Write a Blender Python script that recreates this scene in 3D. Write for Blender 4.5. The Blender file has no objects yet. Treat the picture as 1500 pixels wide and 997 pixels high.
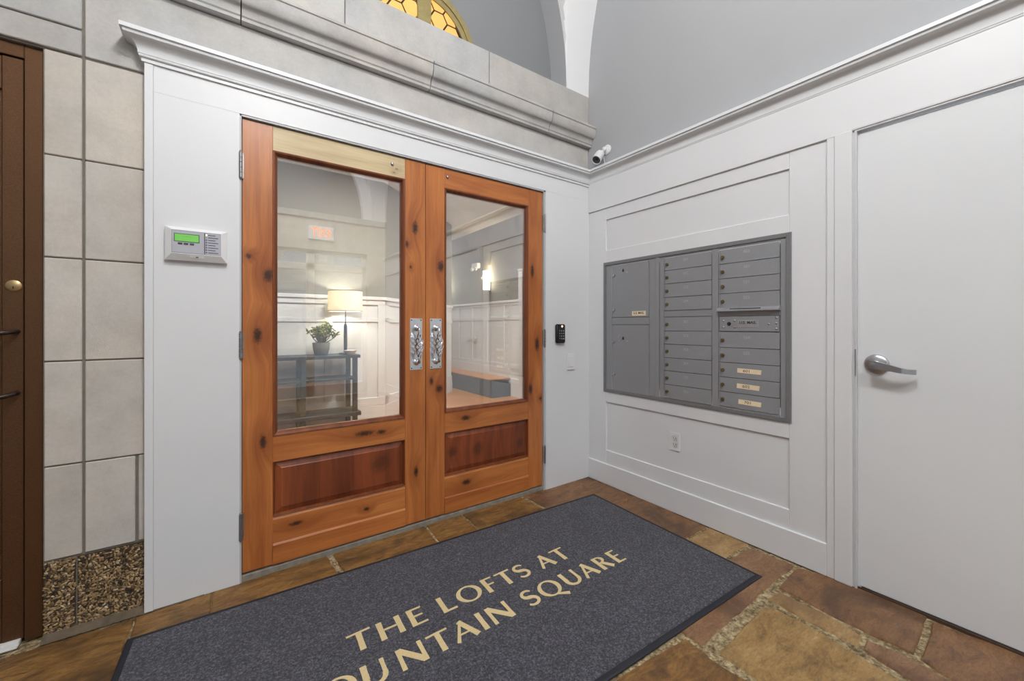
import bpy, bmesh, math, random
from mathutils import Vector, Matrix
random.seed(7)
PI = math.pi
C = bpy.context.scene.collection
S = bpy.context.scene

# ------------------------------------------------------------------ camera, world, lights, exposure
cd = bpy.data.cameras.new('camera'); cam = bpy.data.objects.new('camera', cd); C.objects.link(cam)
cam.location = (-2.3212, -2.2234, 1.18)
cam.rotation_euler = (math.radians(90), 0, math.radians(-35.34))
cd.sensor_width = 36.0; cd.lens = 14.156; cd.shift_y = -0.01434
cd.clip_start = 0.02; cd.clip_end = 200
S.camera = cam
S.view_settings.view_transform = 'Standard'; S.view_settings.look = 'None'
S.view_settings.gamma = 1.0; S.view_settings.use_curve_mapping = False
S.view_settings.exposure = 0.65

w = bpy.data.worlds.new('overcast_sky'); S.world = w; w.use_nodes = True
bg = w.node_tree.nodes['Background']; bg.inputs[0].default_value = (0.86, 0.93, 1.0, 1); bg.inputs[1].default_value = 2.6

def light(name, kind, loc, power, color=(1, 1, 1), size=0.2, rot=(0, 0, 0), size_y=None):
    l = bpy.data.lights.new(name, kind); l.energy = power; l.color = color
    if kind == 'AREA':
        l.shape = 'RECTANGLE'; l.size = size; l.size_y = size_y or size
    else:
        l.shadow_soft_size = size
    o = bpy.data.objects.new(name, l); C.objects.link(o); o.location = loc; o.rotation_euler = rot
    return o
# daylight falling in through the glazed street front behind the camera
day = light('street_daylight', 'AREA', (-2.085, -5.15, 1.25), 1, (1, 1, 1), 3.6, (math.radians(90), 0, 0), 2.5)
day.data.cycles.is_portal = True

# ------------------------------------------------------------------ helpers
def lin(c):
    return tuple(((v / 255) / 12.92 if v <= 10.3 else (((v / 255) + 0.055) / 1.055) ** 2.4) for v in c) + (1.0,)
ORG = {}
def org(p):
    return ORG.get(p.name, Vector((0, 0, 0))) if p is not None else Vector((0, 0, 0))
def prop(o, label=None, cat=None, group=None, kind=None):
    if label: o['label'] = label
    if cat: o['category'] = cat
    if group: o['group'] = group
    if kind: o['kind'] = kind
    return o
def root(name, loc, label, cat, group=None, kind=None):
    o = bpy.data.objects.new(name, None); C.objects.link(o); o.location = loc
    o.empty_display_size = 0.05
    ORG[o.name] = Vector(loc)
    return prop(o, label, cat, group, kind)
def fin(name, bm, mat, parent=None, smooth=False, origin=None, label=None, cat=None, group=None, kind=None, recalc=True):
    """bmesh (world coordinates) -> one mesh object under parent"""
    base = org(parent)
    o0 = Vector(origin) if origin is not None else base
    if recalc: bmesh.ops.recalc_face_normals(bm, faces=bm.faces[:])
    bmesh.ops.translate(bm, verts=bm.verts[:], vec=-o0)
    me = bpy.data.meshes.new(name); bm.to_mesh(me); bm.free()
    for m in (mat if isinstance(mat, (list, tuple)) else [mat]): me.materials.append(m)
    if smooth:
        for p in me.polygons: p.use_smooth = True
        if smooth != 'all':
            me.set_sharp_from_angle(angle=math.radians(38))
    o = bpy.data.objects.new(name, me); C.objects.link(o)
    if parent is not None: o.parent = parent
    o.location = o0 - base
    ORG[o.name] = o0
    return prop(o, label, cat, group, kind)
def nb(): return bmesh.new()
def bx(bm, x0, x1, y0, y1, z0, z1, bev=0.0, seg=1):
    r = bmesh.ops.create_cube(bm, size=1)
    vs = r['verts']
    bmesh.ops.scale(bm, verts=vs, vec=(abs(x1 - x0), abs(y1 - y0), abs(z1 - z0)))
    bmesh.ops.translate(bm, verts=vs, vec=((x0 + x1) / 2, (y0 + y1) / 2, (z0 + z1) / 2))
    if bev > 0:
        es = list({e for v in vs for e in v.link_edges})
        bmesh.ops.bevel(bm, geom=es, offset=bev, segments=seg, affect='EDGES', clamp_overlap=True)
def box(name, x0, x1, y0, y1, z0, z1, mat, parent=None, bev=0.0, seg=1, **k):
    bm = nb(); bx(bm, x0, x1, y0, y1, z0, z1, bev, seg); return fin(name, bm, mat, parent, **k)
def cyl(bm, p0, p1, r0, r1=None, n=16, caps=True):
    p0 = Vector(p0); p1 = Vector(p1); r1 = r0 if r1 is None else r1
    d = (p1 - p0); q = d.to_track_quat('Z', 'Y')
    rings = []
    for p, r in ((p0, r0), (p1, r1)):
        rings.append([bm.verts.new(p + q @ Vector((r * math.cos(2 * PI * i / n), r * math.sin(2 * PI * i / n), 0))) for i in range(n)])
    for i in range(n):
        bm.faces.new((rings[0][i], rings[0][(i + 1) % n], rings[1][(i + 1) % n], rings[1][i]))
    if caps:
        bm.faces.new(rings[0][::-1]); bm.faces.new(rings[1])
def tube(bm, pts, rad, n=8, flat=None):
    pts = [Vector(p) for p in pts]; rs = rad if isinstance(rad, (list, tuple)) else [rad] * len(pts)
    prev = None; up = Vector((0.13, 0.31, 0.94)).normalized()
    rings = []
    for i, p in enumerate(pts):
        t = (pts[min(i + 1, len(pts) - 1)] - pts[max(i - 1, 0)]).normalized()
        a = up - t * up.dot(t)
        if a.length < 1e-3: a = Vector((1, 0, 0)) - t * t.x
        a.normalize(); up = a; b = t.cross(a)
        rings.append([bm.verts.new(p + (a * math.cos(2 * PI * j / n) + b * math.sin(2 * PI * j / n) * (flat or 1)) * rs[i]) for j in range(n)])
    for i in range(len(rings) - 1):
        for j in range(n):
            bm.faces.new((rings[i][j], rings[i][(j + 1) % n], rings[i + 1][(j + 1) % n], rings[i + 1][j]))
    bm.faces.new(rings[0][::-1]); bm.faces.new(rings[-1])
def lathe(bm, prof, c, axis=(0, 0, 1), n=28, cap=True):
    """prof: (radius, height) along axis from c"""
    q = Vector(axis).to_track_quat('Z', 'Y'); c = Vector(c); rings = []
    for r, hh in prof:
        if r < 1e-6: rings.append([bm.verts.new(c + q @ Vector((0, 0, hh)))])
        else: rings.append([bm.verts.new(c + q @ Vector((r * math.cos(2 * PI * i / n), r * math.sin(2 * PI * i / n), hh))) for i in range(n)])
    for a, b in zip(rings, rings[1:]):
        for i in range(n):
            j = (i + 1) % n
            if len(a) == 1 and len(b) == 1: continue
            if len(a) == 1: bm.faces.new((a[0], b[j], b[i]))
            elif len(b) == 1: bm.faces.new((a[i], a[j], b[0]))
            else: bm.faces.new((a[i], a[j], b[j], b[i]))
    if cap:
        if len(rings[0]) > 1: bm.faces.new(rings[0][::-1])
        if len(rings[-1]) > 1: bm.faces.new(rings[-1])
def prism(bm, pts, vec):
    """planar polygon (3d points) extruded by vec"""
    vec = Vector(vec)
    a = [bm.verts.new(p) for p in pts]; b = [bm.verts.new(Vector(p) + vec) for p in pts]
    n = len(pts)
    bm.faces.new(a[::-1]); bm.faces.new(b)
    for i in range(n): bm.faces.new((a[i], a[(i + 1) % n], b[(i + 1) % n], b[i]))
def ring_loft(bm, loops, close=True, cap0=False, cap1=False):
    rs = [[bm.verts.new(p) for p in L] for L in loops]; n = len(rs[0])
    for a, b in zip(rs, rs[1:]):
        for i in range(n if close else n - 1):
            bm.faces.new((a[i], a[(i + 1) % n], b[(i + 1) % n], b[i]))
    if cap0: bm.faces.new(rs[0][::-1])
    if cap1: bm.faces.new(rs[-1])
def sphere(bm, c, r, u=12, v=8, scale=(1, 1, 1)):
    m = Matrix.Translation(Vector(c)) @ Matrix.Diagonal((*scale, 1))
    bmesh.ops.create_uvsphere(bm, u_segments=u, v_segments=v, radius=r, matrix=m)
def template(kind):
    bm = nb()
    if kind == 'ico': bmesh.ops.create_icosphere(bm, subdivisions=1, radius=1.0)
    else: bmesh.ops.create_uvsphere(bm, u_segments=8, v_segments=6, radius=1.0)
    bm.verts.index_update()
    t = ([v.co.copy() for v in bm.verts], [[v.index for v in f.verts] for f in bm.faces]); bm.free(); return t
TPL = {'ico': template('ico'), 'uv': template('uv')}
def stamp(bm, kind, m):
    vs, fs = TPL[kind]; nv = [bm.verts.new(m @ v) for v in vs]
    for f in fs: bm.faces.new([nv[i] for i in f])
def text_bm(s, size, loc, rot, extrude=0.0004, bold=0.0, sx=1.0, align='CENTER'):
    cu = bpy.data.curves.new('t', 'FONT'); cu.body = s; cu.size = size; cu.extrude = extrude; cu.offset = bold
    cu.align_x = align; cu.align_y = 'CENTER'; cu.resolution_u = 3
    o = bpy.data.objects.new('t', cu); C.objects.link(o)
    bpy.context.view_layer.update()
    me = bpy.data.meshes.new_from_object(o.evaluated_get(bpy.context.evaluated_depsgraph_get()))
    m = Matrix.Translation(Vector(loc)) @ rot.to_4x4() @ Matrix.Diagonal((sx, 1, 1, 1))
    bm = nb(); bm.from_mesh(me); bm.transform(m)
    bpy.data.objects.remove(o); bpy.data.curves.remove(cu); bpy.data.meshes.remove(me)
    return bm
# text facing -y on the front wall; text facing -x on the right wall
ROT_F = Matrix(((1, 0, 0), (0, 0, -1), (0, 1, 0)))
ROT_R = Matrix(((0, 0, -1), (-1, 0, 0), (0, 1, 0)))

# ------------------------------------------------------------------ materials
class M:
    def __init__(s, name):
        s.m = bpy.data.materials.new(name); s.m.use_nodes = True
        s.t = s.m.node_tree; s.n = s.t.nodes; s.l = s.t.links
        s.b = s.n['Principled BSDF']
    def add(s, kind, **k):
        nd = s.n.new(kind)
        for a, b in k.items(): setattr(nd, a, b)
        return nd
    def link(s, a, b): s.l.new(a, b)
    def coord(s, scale=(1, 1, 1), kind='Object'):
        tc = s.add('ShaderNodeTexCoord'); mp = s.add('ShaderNodeMapping'); mp.inputs['Scale'].default_value = scale
        s.link(tc.outputs[kind], mp.inputs[0]); return mp.outputs[0]
    def noise(s, vec, scale, detail=4, rough=0.55, dist=0.0):
        nd = s.add('ShaderNodeTexNoise'); nd.inputs['Scale'].default_value = scale; nd.inputs['Detail'].default_value = detail
        nd.inputs['Roughness'].default_value = rough; nd.inputs['Distortion'].default_value = dist
        if vec is not None: s.link(vec, nd.inputs['Vector'])
        return nd.outputs['Fac']
    def ramp(s, fac, stops, interp='LINEAR'):
        nd = s.add('ShaderNodeValToRGB'); r = nd.color_ramp; r.interpolation = interp
        while len(r.elements) < len(stops): r.elements.new(0.5)
        for e, (p, c) in zip(r.elements, stops): e.position = p; e.color = c
        s.link(fac, nd.inputs[0]); return nd.outputs[0]
    def mix(s, fac, a, b, mode='MIX'):
        nd = s.add('ShaderNodeMix', data_type='RGBA', blend_type=mode)
        for sock, v in ((nd.inputs[0], fac), (nd.inputs[6], a), (nd.inputs[7], b)):
            if hasattr(v, 'default_value') or hasattr(v, 'is_linked'): s.link(v, sock)
            else: sock.default_value = v
        return nd.outputs[2]
    def math(s, op, a, b=None, c=None):
        nd = s.add('ShaderNodeMath', operation=op)
        for i, v in enumerate((a, b, c)):
            if v is None: continue
            if hasattr(v, 'is_linked'): s.link(v, nd.inputs[i])
            else: nd.inputs[i].default_value = v
        return nd.outputs[0]
    def bump(s, fac, strength=0.3, dist=0.002):
        nd = s.add('ShaderNodeBump'); nd.inputs['Strength'].default_value = strength; nd.inputs['Distance'].default_value = dist
        s.link(fac, nd.inputs['Height']); s.link(nd.outputs[0], s.b.inputs['Normal'])
    def col(s, c):
        if hasattr(c, 'is_linked'): s.link(c, s.b.inputs['Base Color'])
        else: s.b.inputs['Base Color'].default_value = c
    def set(s, rough=0.5, metal=0.0, spec=0.5):
        s.b.inputs['Roughness'].default_value = rough; s.b.inputs['Metallic'].default_value = metal
        s.b.inputs['Specular IOR Level'].default_value = spec; return s
def plain(name, rgb, rough=0.5, metal=0.0, var=0.06, scale=9, bump=0.0, bscale=220, spec=0.5, coord='Object'):
    m = M(name); m.set(rough, metal, spec); v = m.coord(kind=coord)
    c = lin(rgb); lo = tuple(x * (1 - var) for x in c[:3]) + (1,); hi = tuple(min(1, x * (1 + var)) for x in c[:3]) + (1,)
    m.col(m.ramp(m.noise(v, scale), [(0.3, lo), (0.7, hi)]))
    if bump: m.bump(m.noise(v, bscale, 3), bump, 0.001)
    return m.m
def emit(name, rgb, strength):
    m = M(name); c = lin(rgb); m.b.inputs['Base Color'].default_value = c
    m.b.inputs['Emission Color'].default_value = c; m.b.inputs['Emission Strength'].default_value = strength; return m.m

WHITE = plain('white_paint', (217, 219, 222), 0.42, var=0.012, scale=3, bump=0.03, bscale=90)
WHITE_S = plain('white_semigloss', (217, 220, 223), 0.32, var=0.01, scale=3)
GREY_WALL = plain('grey_wall_paint', (166, 168, 171), 0.75, var=0.015, scale=2.5, bump=0.05, bscale=300)
VAULT = plain('vault_white_paint', (226, 227, 229), 0.7, var=0.01, scale=2)
STEEL = plain('brushed_steel', (186, 186, 190), 0.3, 1.0, var=0.05, scale=60)
CHROME = plain('polished_chrome', (226, 228, 232), 0.09, 1.0, var=0.02, scale=20)
FRAME_GREY = plain('grey_door_frame', (176, 178, 182), 0.4, 0.0, var=0.02)
BLACK = plain('black_plastic', (26, 26, 28), 0.45, var=0.1)
DARKGAP = plain('dark_rubber', (20, 18, 17), 0.8)
MORTAR = plain('wall_mortar', (122, 116, 106), 0.9, var=0.12, scale=30, bump=0.4, bscale=150)

def stone_mat(name, rgb, seed):
    m = M(name); m.set(0.85, 0, 0.3); v = m.coord()
    tc = m.add('ShaderNodeObjectInfo')
    off = m.add('ShaderNodeVectorMath', operation='ADD'); m.link(v, off.inputs[0])
    cm = m.add('ShaderNodeCombineXYZ'); rr = m.math('MULTIPLY', tc.outputs['Random'], 31.0); m.link(rr, cm.inputs[0]); m.link(rr, cm.inputs[2]); m.link(cm.outputs[0], off.inputs[1])
    v = off.outputs[0]
    c = Vector(lin(rgb)[:3])
    a = m.noise(v, 5.5, 7, 0.62); b = m.noise(v, 70, 5, 0.7); d = m.noise(v, 1.7, 3, 0.5)
    col = m.ramp(a, [(0.28, (*(c * 0.84), 1)), (0.5, (*c, 1)), (0.74, (*(c * 1.13), 1))])
    warm = m.ramp(d, [(0.38, (0.96, 0.98, 1.0, 1)), (0.62, (1.03, 1.0, 0.96, 1))])
    col = m.mix(1.0, col, warm, 'MULTIPLY')
    col = m.mix(0.35, col, m.ramp(b, [(0.3, (0.82, 0.81, 0.8, 1)), (0.7, (1.12, 1.12, 1.12, 1))]), 'MULTIPLY')
    val = m.add('ShaderNodeHueSaturation'); m.link(col, val.inputs['Color'])
    m.link(m.math('MULTIPLY_ADD', tc.outputs['Random'], 0.12, 0.94), val.inputs['Value'])
    m.col(val.outputs[0]); m.bump(m.math('ADD', m.noise(v, 160, 4, 0.7), a), 0.3, 0.003)
    return m.m
STONE = stone_mat('limestone', (180, 179, 178), 1)
STONE_WARM = stone_mat('warm_limestone', (193, 188, 181), 2)

def wood(name, light_c, dark_c, axis='z', knots=(), seed=0.0, rough=0.38, bands=0.0, knot_strength=1.0):
    m = M(name); m.set(rough, 0, 0.45); m.b.inputs['Coat Weight'].default_value = 0.15; m.b.inputs['Coat Roughness'].default_value = 0.25
    tc = m.add('ShaderNodeTexCoord'); sp = m.add('ShaderNodeSeparateXYZ'); m.link(tc.outputs['Object'], sp.inputs[0])
    X, Y, Z = sp.outputs
    core = None; halo = None
    for (kx, kz, rx, rz) in knots:
        dx = m.math('DIVIDE', m.math('SUBTRACT', X, kx), rx); dz = m.math('DIVIDE', m.math('SUBTRACT', Z, kz), rz)
        d = m.math('SQRT', m.math('ADD', m.math('MULTIPLY', dx, dx), m.math('MULTIPLY', dz, dz)))
        wob = m.math('ADD', d, m.math('MULTIPLY', m.math('SUBTRACT', m.noise(tc.outputs['Object'], 90, 2), 0.5), 0.9))
        c1 = m.add('ShaderNodeMapRange', interpolation_type='SMOOTHSTEP'); m.link(wob, c1.inputs[0])
        for i, vv in enumerate((1.15, 0.25, 0.0, 1.0)): c1.inputs[1 + i].default_value = vv
        h1 = m.add('ShaderNodeMapRange', interpolation_type='SMOOTHSTEP'); m.link(d, h1.inputs[0])
        for i, vv in enumerate((4.0, 0.6, 0.0, 1.0)): h1.inputs[1 + i].default_value = vv
        core = c1.outputs[0] if core is None else m.math('MAXIMUM', core, c1.outputs[0])
        halo = h1.outputs[0] if halo is None else m.math('MAXIMUM', halo, h1.outputs[0])
    along, across = (Z, X) if axis == 'z' else ((X, Z) if axis == 'x' else (Y, X))
    acr = across if halo is None else m.math('ADD', across, m.math('MULTIPLY', halo, 0.035))
    cb = m.add('ShaderNodeCombineXYZ'); m.link(m.math('MULTIPLY', acr, 17.0), cb.inputs[0]); m.link(m.math('MULTIPLY', along, 1.15), cb.inputs[1])
    m.link(m.math('ADD', m.math('MULTIPLY', Y, 4.0), seed), cb.inputs[2])
    cf = m.add('ShaderNodeCombineXYZ'); m.link(m.math('MULTIPLY', acr, 160.0), cf.inputs[0]); m.link(m.math('MULTIPLY', along, 5.0), cf.inputs[1]); cf.inputs[2].default_value = seed
    g1 = m.noise(cb.outputs[0], 1.0, 5, 0.6, 0.9); g2 = m.noise(cf.outputs[0], 1.0, 3, 0.6)
    lc, dc = lin(light_c), lin(dark_c)
    col = m.ramp(g1, [(0.22, dc), (0.46, tuple((a + b) / 2 for a, b in zip(lc, dc))), (0.72, lc)])
    col = m.mix(0.4, col, m.ramp(g2, [(0.3, (0.72, 0.68, 0.64, 1)), (0.65, (1.1, 1.1, 1.1, 1))]), 'MULTIPLY')
    big = m.noise(tc.outputs['Object'], 2.3, 2, 0.5)
    col = m.mix(0.6, col, m.ramp(big, [(0.3, (0.8, 0.74, 0.7, 1)), (0.7, (1.12, 1.12, 1.1, 1))]), 'MULTIPLY')
    if bands:
        fl = m.math('FLOOR', m.math('MULTIPLY', X, 1.0 / bands)); wn = m.add('ShaderNodeTexWhiteNoise', noise_dimensions='1D'); m.link(m.math('ADD', fl, seed), wn.inputs['W'])
        col = m.mix(0.85, col, m.ramp(wn.outputs['Value'], [(0.0, (0.62, 0.56, 0.52, 1)), (1.0, (1.25, 1.2, 1.15, 1))]), 'MULTIPLY')
    if halo is not None:
        col = m.mix(m.math('MULTIPLY', halo, 0.38 * knot_strength), col, lin((112, 48, 20)))
        col = m.mix(m.math('MULTIPLY', core, 0.93 * knot_strength), col, lin((44, 24, 15)))
    m.col(col); m.bump(m.math('ADD', g1, m.math('MULTIPLY', g2, 0.5)), 0.18, 0.002)
    return m.m

def glass_mat():
    m = bpy.data.materials.new('door_glass'); m.use_nodes = True; t = m.node_tree; n = t.nodes
    n.remove(n['Principled BSDF']); out = n['Material Output']
    tr = n.new('ShaderNodeBsdfTransparent'); tr.inputs[0].default_value = (0.93, 0.95, 0.94, 1)
    gl = n.new('ShaderNodeBsdfGlossy'); gl.inputs['Roughness'].default_value = 0.0; gl.inputs[0].default_value = (0.96, 0.97, 1.0, 1)
    fr = n.new('ShaderNodeFresnel'); fr.inputs[0].default_value = 1.52
    ma = n.new('ShaderNodeMath'); ma.operation = 'MULTIPLY_ADD'; ma.inputs[1].default_value = 1.0; ma.inputs[2].default_value = 0.125
    ma.use_clamp = True
    mx = n.new('ShaderNodeMixShader')
    t.links.new(fr.outputs[0], ma.inputs[0]); t.links.new(ma.outputs[0], mx.inputs[0]); t.links.new(tr.outputs[0], mx.inputs[1]); t.links.new(gl.outputs[0], mx.inputs[2]); t.links.new(mx.outputs[0], out.inputs[0])
    return m
GLASS = glass_mat()

# ------------------------------------------------------------------ room shell: front wall of limestone
MC = []
RX, RYB, LX = 0.02, -4.9, -4.4              # right upper wall plane, rear wall, left wall
wall = root('wall_front', (-1.36, 0.25, 0), 'grey limestone entrance wall with moulded ledge behind the white door surround', 'wall', kind='structure')
bm = nb()
for a in ((-4.6, -3.955, 0, 2.226), (-2.885, -2.285, 0, 2.226), (-0.435, 0.3, 0, 2.226), (-4.6, 0.3, 2.226, 2.985)):
    bx(bm, a[0], a[1], 0.038, 0.23, a[2], a[3])
bx(bm, -2.285, -0.435, 0.038, 0.23, 2.165, 2.226)
fin('mortar_bed', bm, MORTAR, wall)
def block(x0, x1, z0, z1, y0=0.03, y1=0.06, mat=STONE, name='limestone_block', g=0.0025):
    bm = nb(); bx(bm, x0 + g, x1 - g, y0, y1, z0 + g, z1 - g, 0.003)
    return fin(name, bm, mat, wall, origin=((x0 + x1) / 2, y0, (z0 + z1) / 2))
rows = [0.289, 0.646, 1.044, 1.44, 1.828, 2.226]
for i in range(5):
    block(-2.884, -2.7795, rows[i], rows[i + 1], mat=STONE_WARM)
    if i == 0:
        block(-2.7757, -2.626, rows[0], rows[1], mat=STONE_WARM); block(-2.621, -2.40, rows[0], rows[1], mat=STONE_WARM)
    else: block(-2.7757, -2.40, rows[i], rows[i + 1], mat=STONE_WARM)
for i in range(5): block(LX, -3.955, rows[i] if i else 0.012, rows[i + 1], mat=STONE_WARM)
block(-3.6, -2.7795, 2.230, 2.331, y0=0.026); block(-4.4, -3.6, 2.230, 2.331, y0=0.026)
block(-3.6, -2.7795, 2.335, 2.577); block(-4.4, -3.6, 2.335, 2.577)
block(-2.7757, RX, 2.232, 2.577, g=0.002)
# ledge stones with an ogee profile
LP = [(0.06, 2.578), (-0.004, 2.578), (-0.004, 2.592), (-0.010, 2.598)]
for k in range(9):
    a = PI / 2 * k / 8
    LP.append((-0.010 - 0.020 * (1 - math.cos(a)), 2.600 + 0.034 * math.sin(a)))
for k in range(1, 9):
    a = PI / 2 * k / 8
    LP.append((-0.030 - 0.022 * math.sin(a), 2.634 + 0.058 * (1 - math.cos(a))))
LP += [(-0.052, 2.700), (-0.058, 2.704), (-0.058, 2.716), (-0.046, 2.726), (0.03, 2.742), (0.06, 2.742)]
js = [RX, -0.424, -1.339, -2.267, -3.19, -4.4]
for a, b in zip(js, js[1:]):
    bm = nb(); prism(bm, [(b + 0.0025, y, z) for y, z in LP], (a - b - 0.005, 0, 0))
    fin('ledge_stone', bm, STONE, wall, smooth=True, origin=((a + b) / 2, 0.03, 2.58))
us = [RX, -0.909, -1.81, -2.71, -3.6, -4.4]
for a, b in zip(us, us[1:]): block(b, a, 2.744, 2.99, y0=0.026, y1=0.22, name='parapet_stone')

# pebble-dash plinth beside the bronze door
def pebble_mat():
    m = M('plinth_pebbles'); m.set(0.6, 0, 0.4); g = m.add('ShaderNodeNewGeometry')
    m.col(m.ramp(g.outputs['Random Per Island'], [(0.0, lin((40, 33, 27))), (0.25, lin((92, 76, 56))), (0.5, lin((142, 116, 80))), (0.72, lin((176, 150, 108))), (0.9, lin((112, 84, 60))), (1.0, lin((205, 188, 158)))])); return m.m
PEB = pebble_mat(); PLM = plain('plinth_matrix', (66, 54, 42), 0.9, var=0.2, scale=60, bump=0.5)
for x0, x1 in ((-2.884, -2.799), (-2.794, -2.40)):
    p = box('plinth_panel', x0, x1, 0.034, 0.07, 0.012, 0.283, PLM, wall)
    bm = nb(); z = 0.017
    while z < 0.281:
        x = x0 + 0.004 + random.uniform(0, 0.004)
        while x < min(x1 - 0.003, -2.585):
            r = random.uniform(0.0034, 0.0056); rot = Matrix.Rotation(random.uniform(0, PI), 4, 'Y') @ Matrix.Rotation(random.uniform(-0.5, 0.5), 4, 'X')
            mt = Matrix.Translation((x + random.uniform(-0.002, 0.002), 0.033 + random.uniform(-0.001, 0.002), z + random.uniform(-0.002, 0.002))) @ rot @ Matrix.Diagonal((1.5, 0.9, 0.85, 1))
            stamp(bm, 'ico', mt @ Matrix.Diagonal((r, r, r, 1)))
            x += random.uniform(0.0075, 0.0105)
        z += random.uniform(0.0062, 0.0078)
    fin('pebbles', bm, PEB, p, kind='stuff')
bm = nb(); prism(bm, [(-2.884, 0.04, 0.0), (-2.884, -0.005, 0.0), (-2.884, 0.03, 0.018), (-2.884, 0.04, 0.018)], (0.484, 0, 0)); fin('mortar_fillet', bm, plain('dirty_mortar', (96, 84, 68), 0.9, var=0.3, scale=30, bump=0.6), wall)

# lunette above the parapet: arched niche, reveal, pier
AC, AR, AZ = -2.2, 1.98, 3.03
arc = [(AC + AR * math.cos(PI * k / 48), AZ + AR * math.sin(PI * k / 48)) for k in range(49)]
LUN = plain('lunette_grey_paint', (129, 131, 134), 0.75, var=0.015, scale=2.5)
bm = nb()
pts = [(arc[0][0] + 0.05, 2.9)] + [(x + (0.05 if k < 3 else 0), z) for k, (x, z) in enumerate(arc)] + [(arc[-1][0] - 0.05, 2.9)]
prism(bm, [(x, 0.20, z) for x, z in pts], (0, 0.05, 0)); fin('lunette_field', bm, LUN, wall)
bm = nb()
seq = [(arc[0][0], 2.9)] + arc + [(arc[-1][0], 2.9)]
ring_loft(bm, [[(x, 0.029, z) for x, z in seq], [(x, 0.21, z) for x, z in seq]], close=False)
fin('arch_reveal', bm, GREY_WALL, wall, smooth=True)
# white piers and spandrel face on the front plane, up to the vault
# groin vault
BC, BR = -2.436, 2.464
def zA(x):
    t = abs(x - AC)
    return AZ + (math.sqrt(max(0, AR * AR - t * t)) if t < AR else 0)
def zB(y):
    t = abs(y - BC)
    return AZ + (math.sqrt(max(0, BR * BR - t * t)) if t < BR else 0)
na = 72
xs = [LX - 0.02] + [AC - AR * math.cos(PI * k / na) for k in range(na + 1)] + [RX + 0.02]
ys = [RYB - 0.03] + [BC - BR * math.cos(PI * k / na) for k in range(na + 1)] + [0.03]
nx, ny = len(xs) - 1, len(ys) - 1
bm = nb(); V = [[bm.verts.new((x, y, max(zA(x), zB(y)))) for y in ys] for x in xs]
for i in range(nx):
    for j in range(ny): bm.faces.new((V[i][j], V[i][j + 1], V[i + 1][j + 1], V[i + 1][j]))
ceil = fin('ceiling', bm, VAULT, None, smooth=True, label='white plastered groin vault over the entrance vestibule', cat='ceiling', kind='structure')
# white pier between the arch edge and the corner (front wall plane)
bm = nb()
bx(bm, arc[0][0] + 0.004, RX, 0.028, 0.2, 2.985, AZ + 0.002); bx(bm, LX, arc[-1][0] - 0.004, 0.028, 0.2, 2.985, AZ + 0.002)
fin('arch_pier', bm, VAULT, wall)

# stained-glass fanlight in the lunette
WC, WZ, WR = -1.297, 2.985, 0.372
win = root('window_1', (WC, 0.19, WZ), 'half-round stained glass fanlight with amber panes in an olive green frame', 'window', kind='structure')
OLIVE = plain('olive_gold_paint', (152, 138, 92), 0.45, 0.25, var=0.12, scale=40)
AMBER = emit('amber_glass', (226, 168, 90), 0.3); LEAD = plain('lead_came', (58, 42, 26), 0.6, 0.4)
def halfring(bm, r0, r1, y0, y1, n=32):
    L = []
    for k in range(n + 1):
        a = PI * k / n; c, s = math.cos(a), math.sin(a)
        L.append([(WC + r0 * c, y0, WZ + r0 * s), (WC + r1 * c, y0, WZ + r1 * s), (WC + r1 * c, y1, WZ + r1 * s), (WC + r0 * c, y1, WZ + r0 * s)])
    ring_loft(bm, L, cap0=True, cap1=True)
bm = nb(); halfring(bm, 0.335, WR, 0.175, 0.2); f = fin('frame', bm, OLIVE, win, smooth=True)
bm = nb(); halfring(bm, 0.300, 0.335, 0.183, 0.2); fin('frame_moulding', bm, OLIVE, f, smooth=True)
box('mullion', WC - 0.046, WC + 0.046, 0.178, 0.2, WZ, WZ + 0.31, OLIVE, win, 0.004)
bm = nb(); hexes = []
hr = 0.062; 
for r_ in range(-1, 6):
    for c_ in range(-5, 6):
        hx = WC + 0.01 + c_ * hr * 1.5; hz = WZ + 0.02 + (r_ + (0.5 if c_ % 2 else 0)) * hr * 1.732
        if math.hypot(hx - WC, hz - WZ) < 0.33 and hz > WZ - 0.03: hexes.append((hx, hz))
def clip_pt(x, z):
    z = max(z, WZ); d = math.hypot(x - WC, z - WZ)
    if d > 0.302: x = WC + (x - WC) * 0.302 / d; z = WZ + (z - WZ) * 0.302 / d
    return x, z
for hx, hz in hexes:
    P = []
    for k in range(6):
        q = clip_pt(hx + (hr - 0.006) * math.cos(PI / 3 * k), hz + (hr - 0.006) * math.sin(PI / 3 * k))
        if not P or math.hypot(q[0] - P[-1][0], q[1] - P[-1][1]) > 0.004: P.append(q)
    area = sum(P[i][0] * P[(i + 1) % len(P)][1] - P[(i + 1) % len(P)][0] * P[i][1] for i in range(len(P))) / 2 if len(P) > 2 else 0
    if len(P) < 3 or abs(area) < 2e-4: continue
    b2 = nb(); prism(b2, [(x, 0.191, z) for x, z in P], (0, 0.004, 0)); fin('pane', b2, AMBER, win)
bm = nb(); prism(bm, [(WC + 0.302 * math.cos(PI * k / 24), 0.1945, WZ + 0.302 * math.sin(PI * k / 24)) for k in range(25)], (0, 0.003, 0)); fin('lead_came', bm, LEAD, win)

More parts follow.
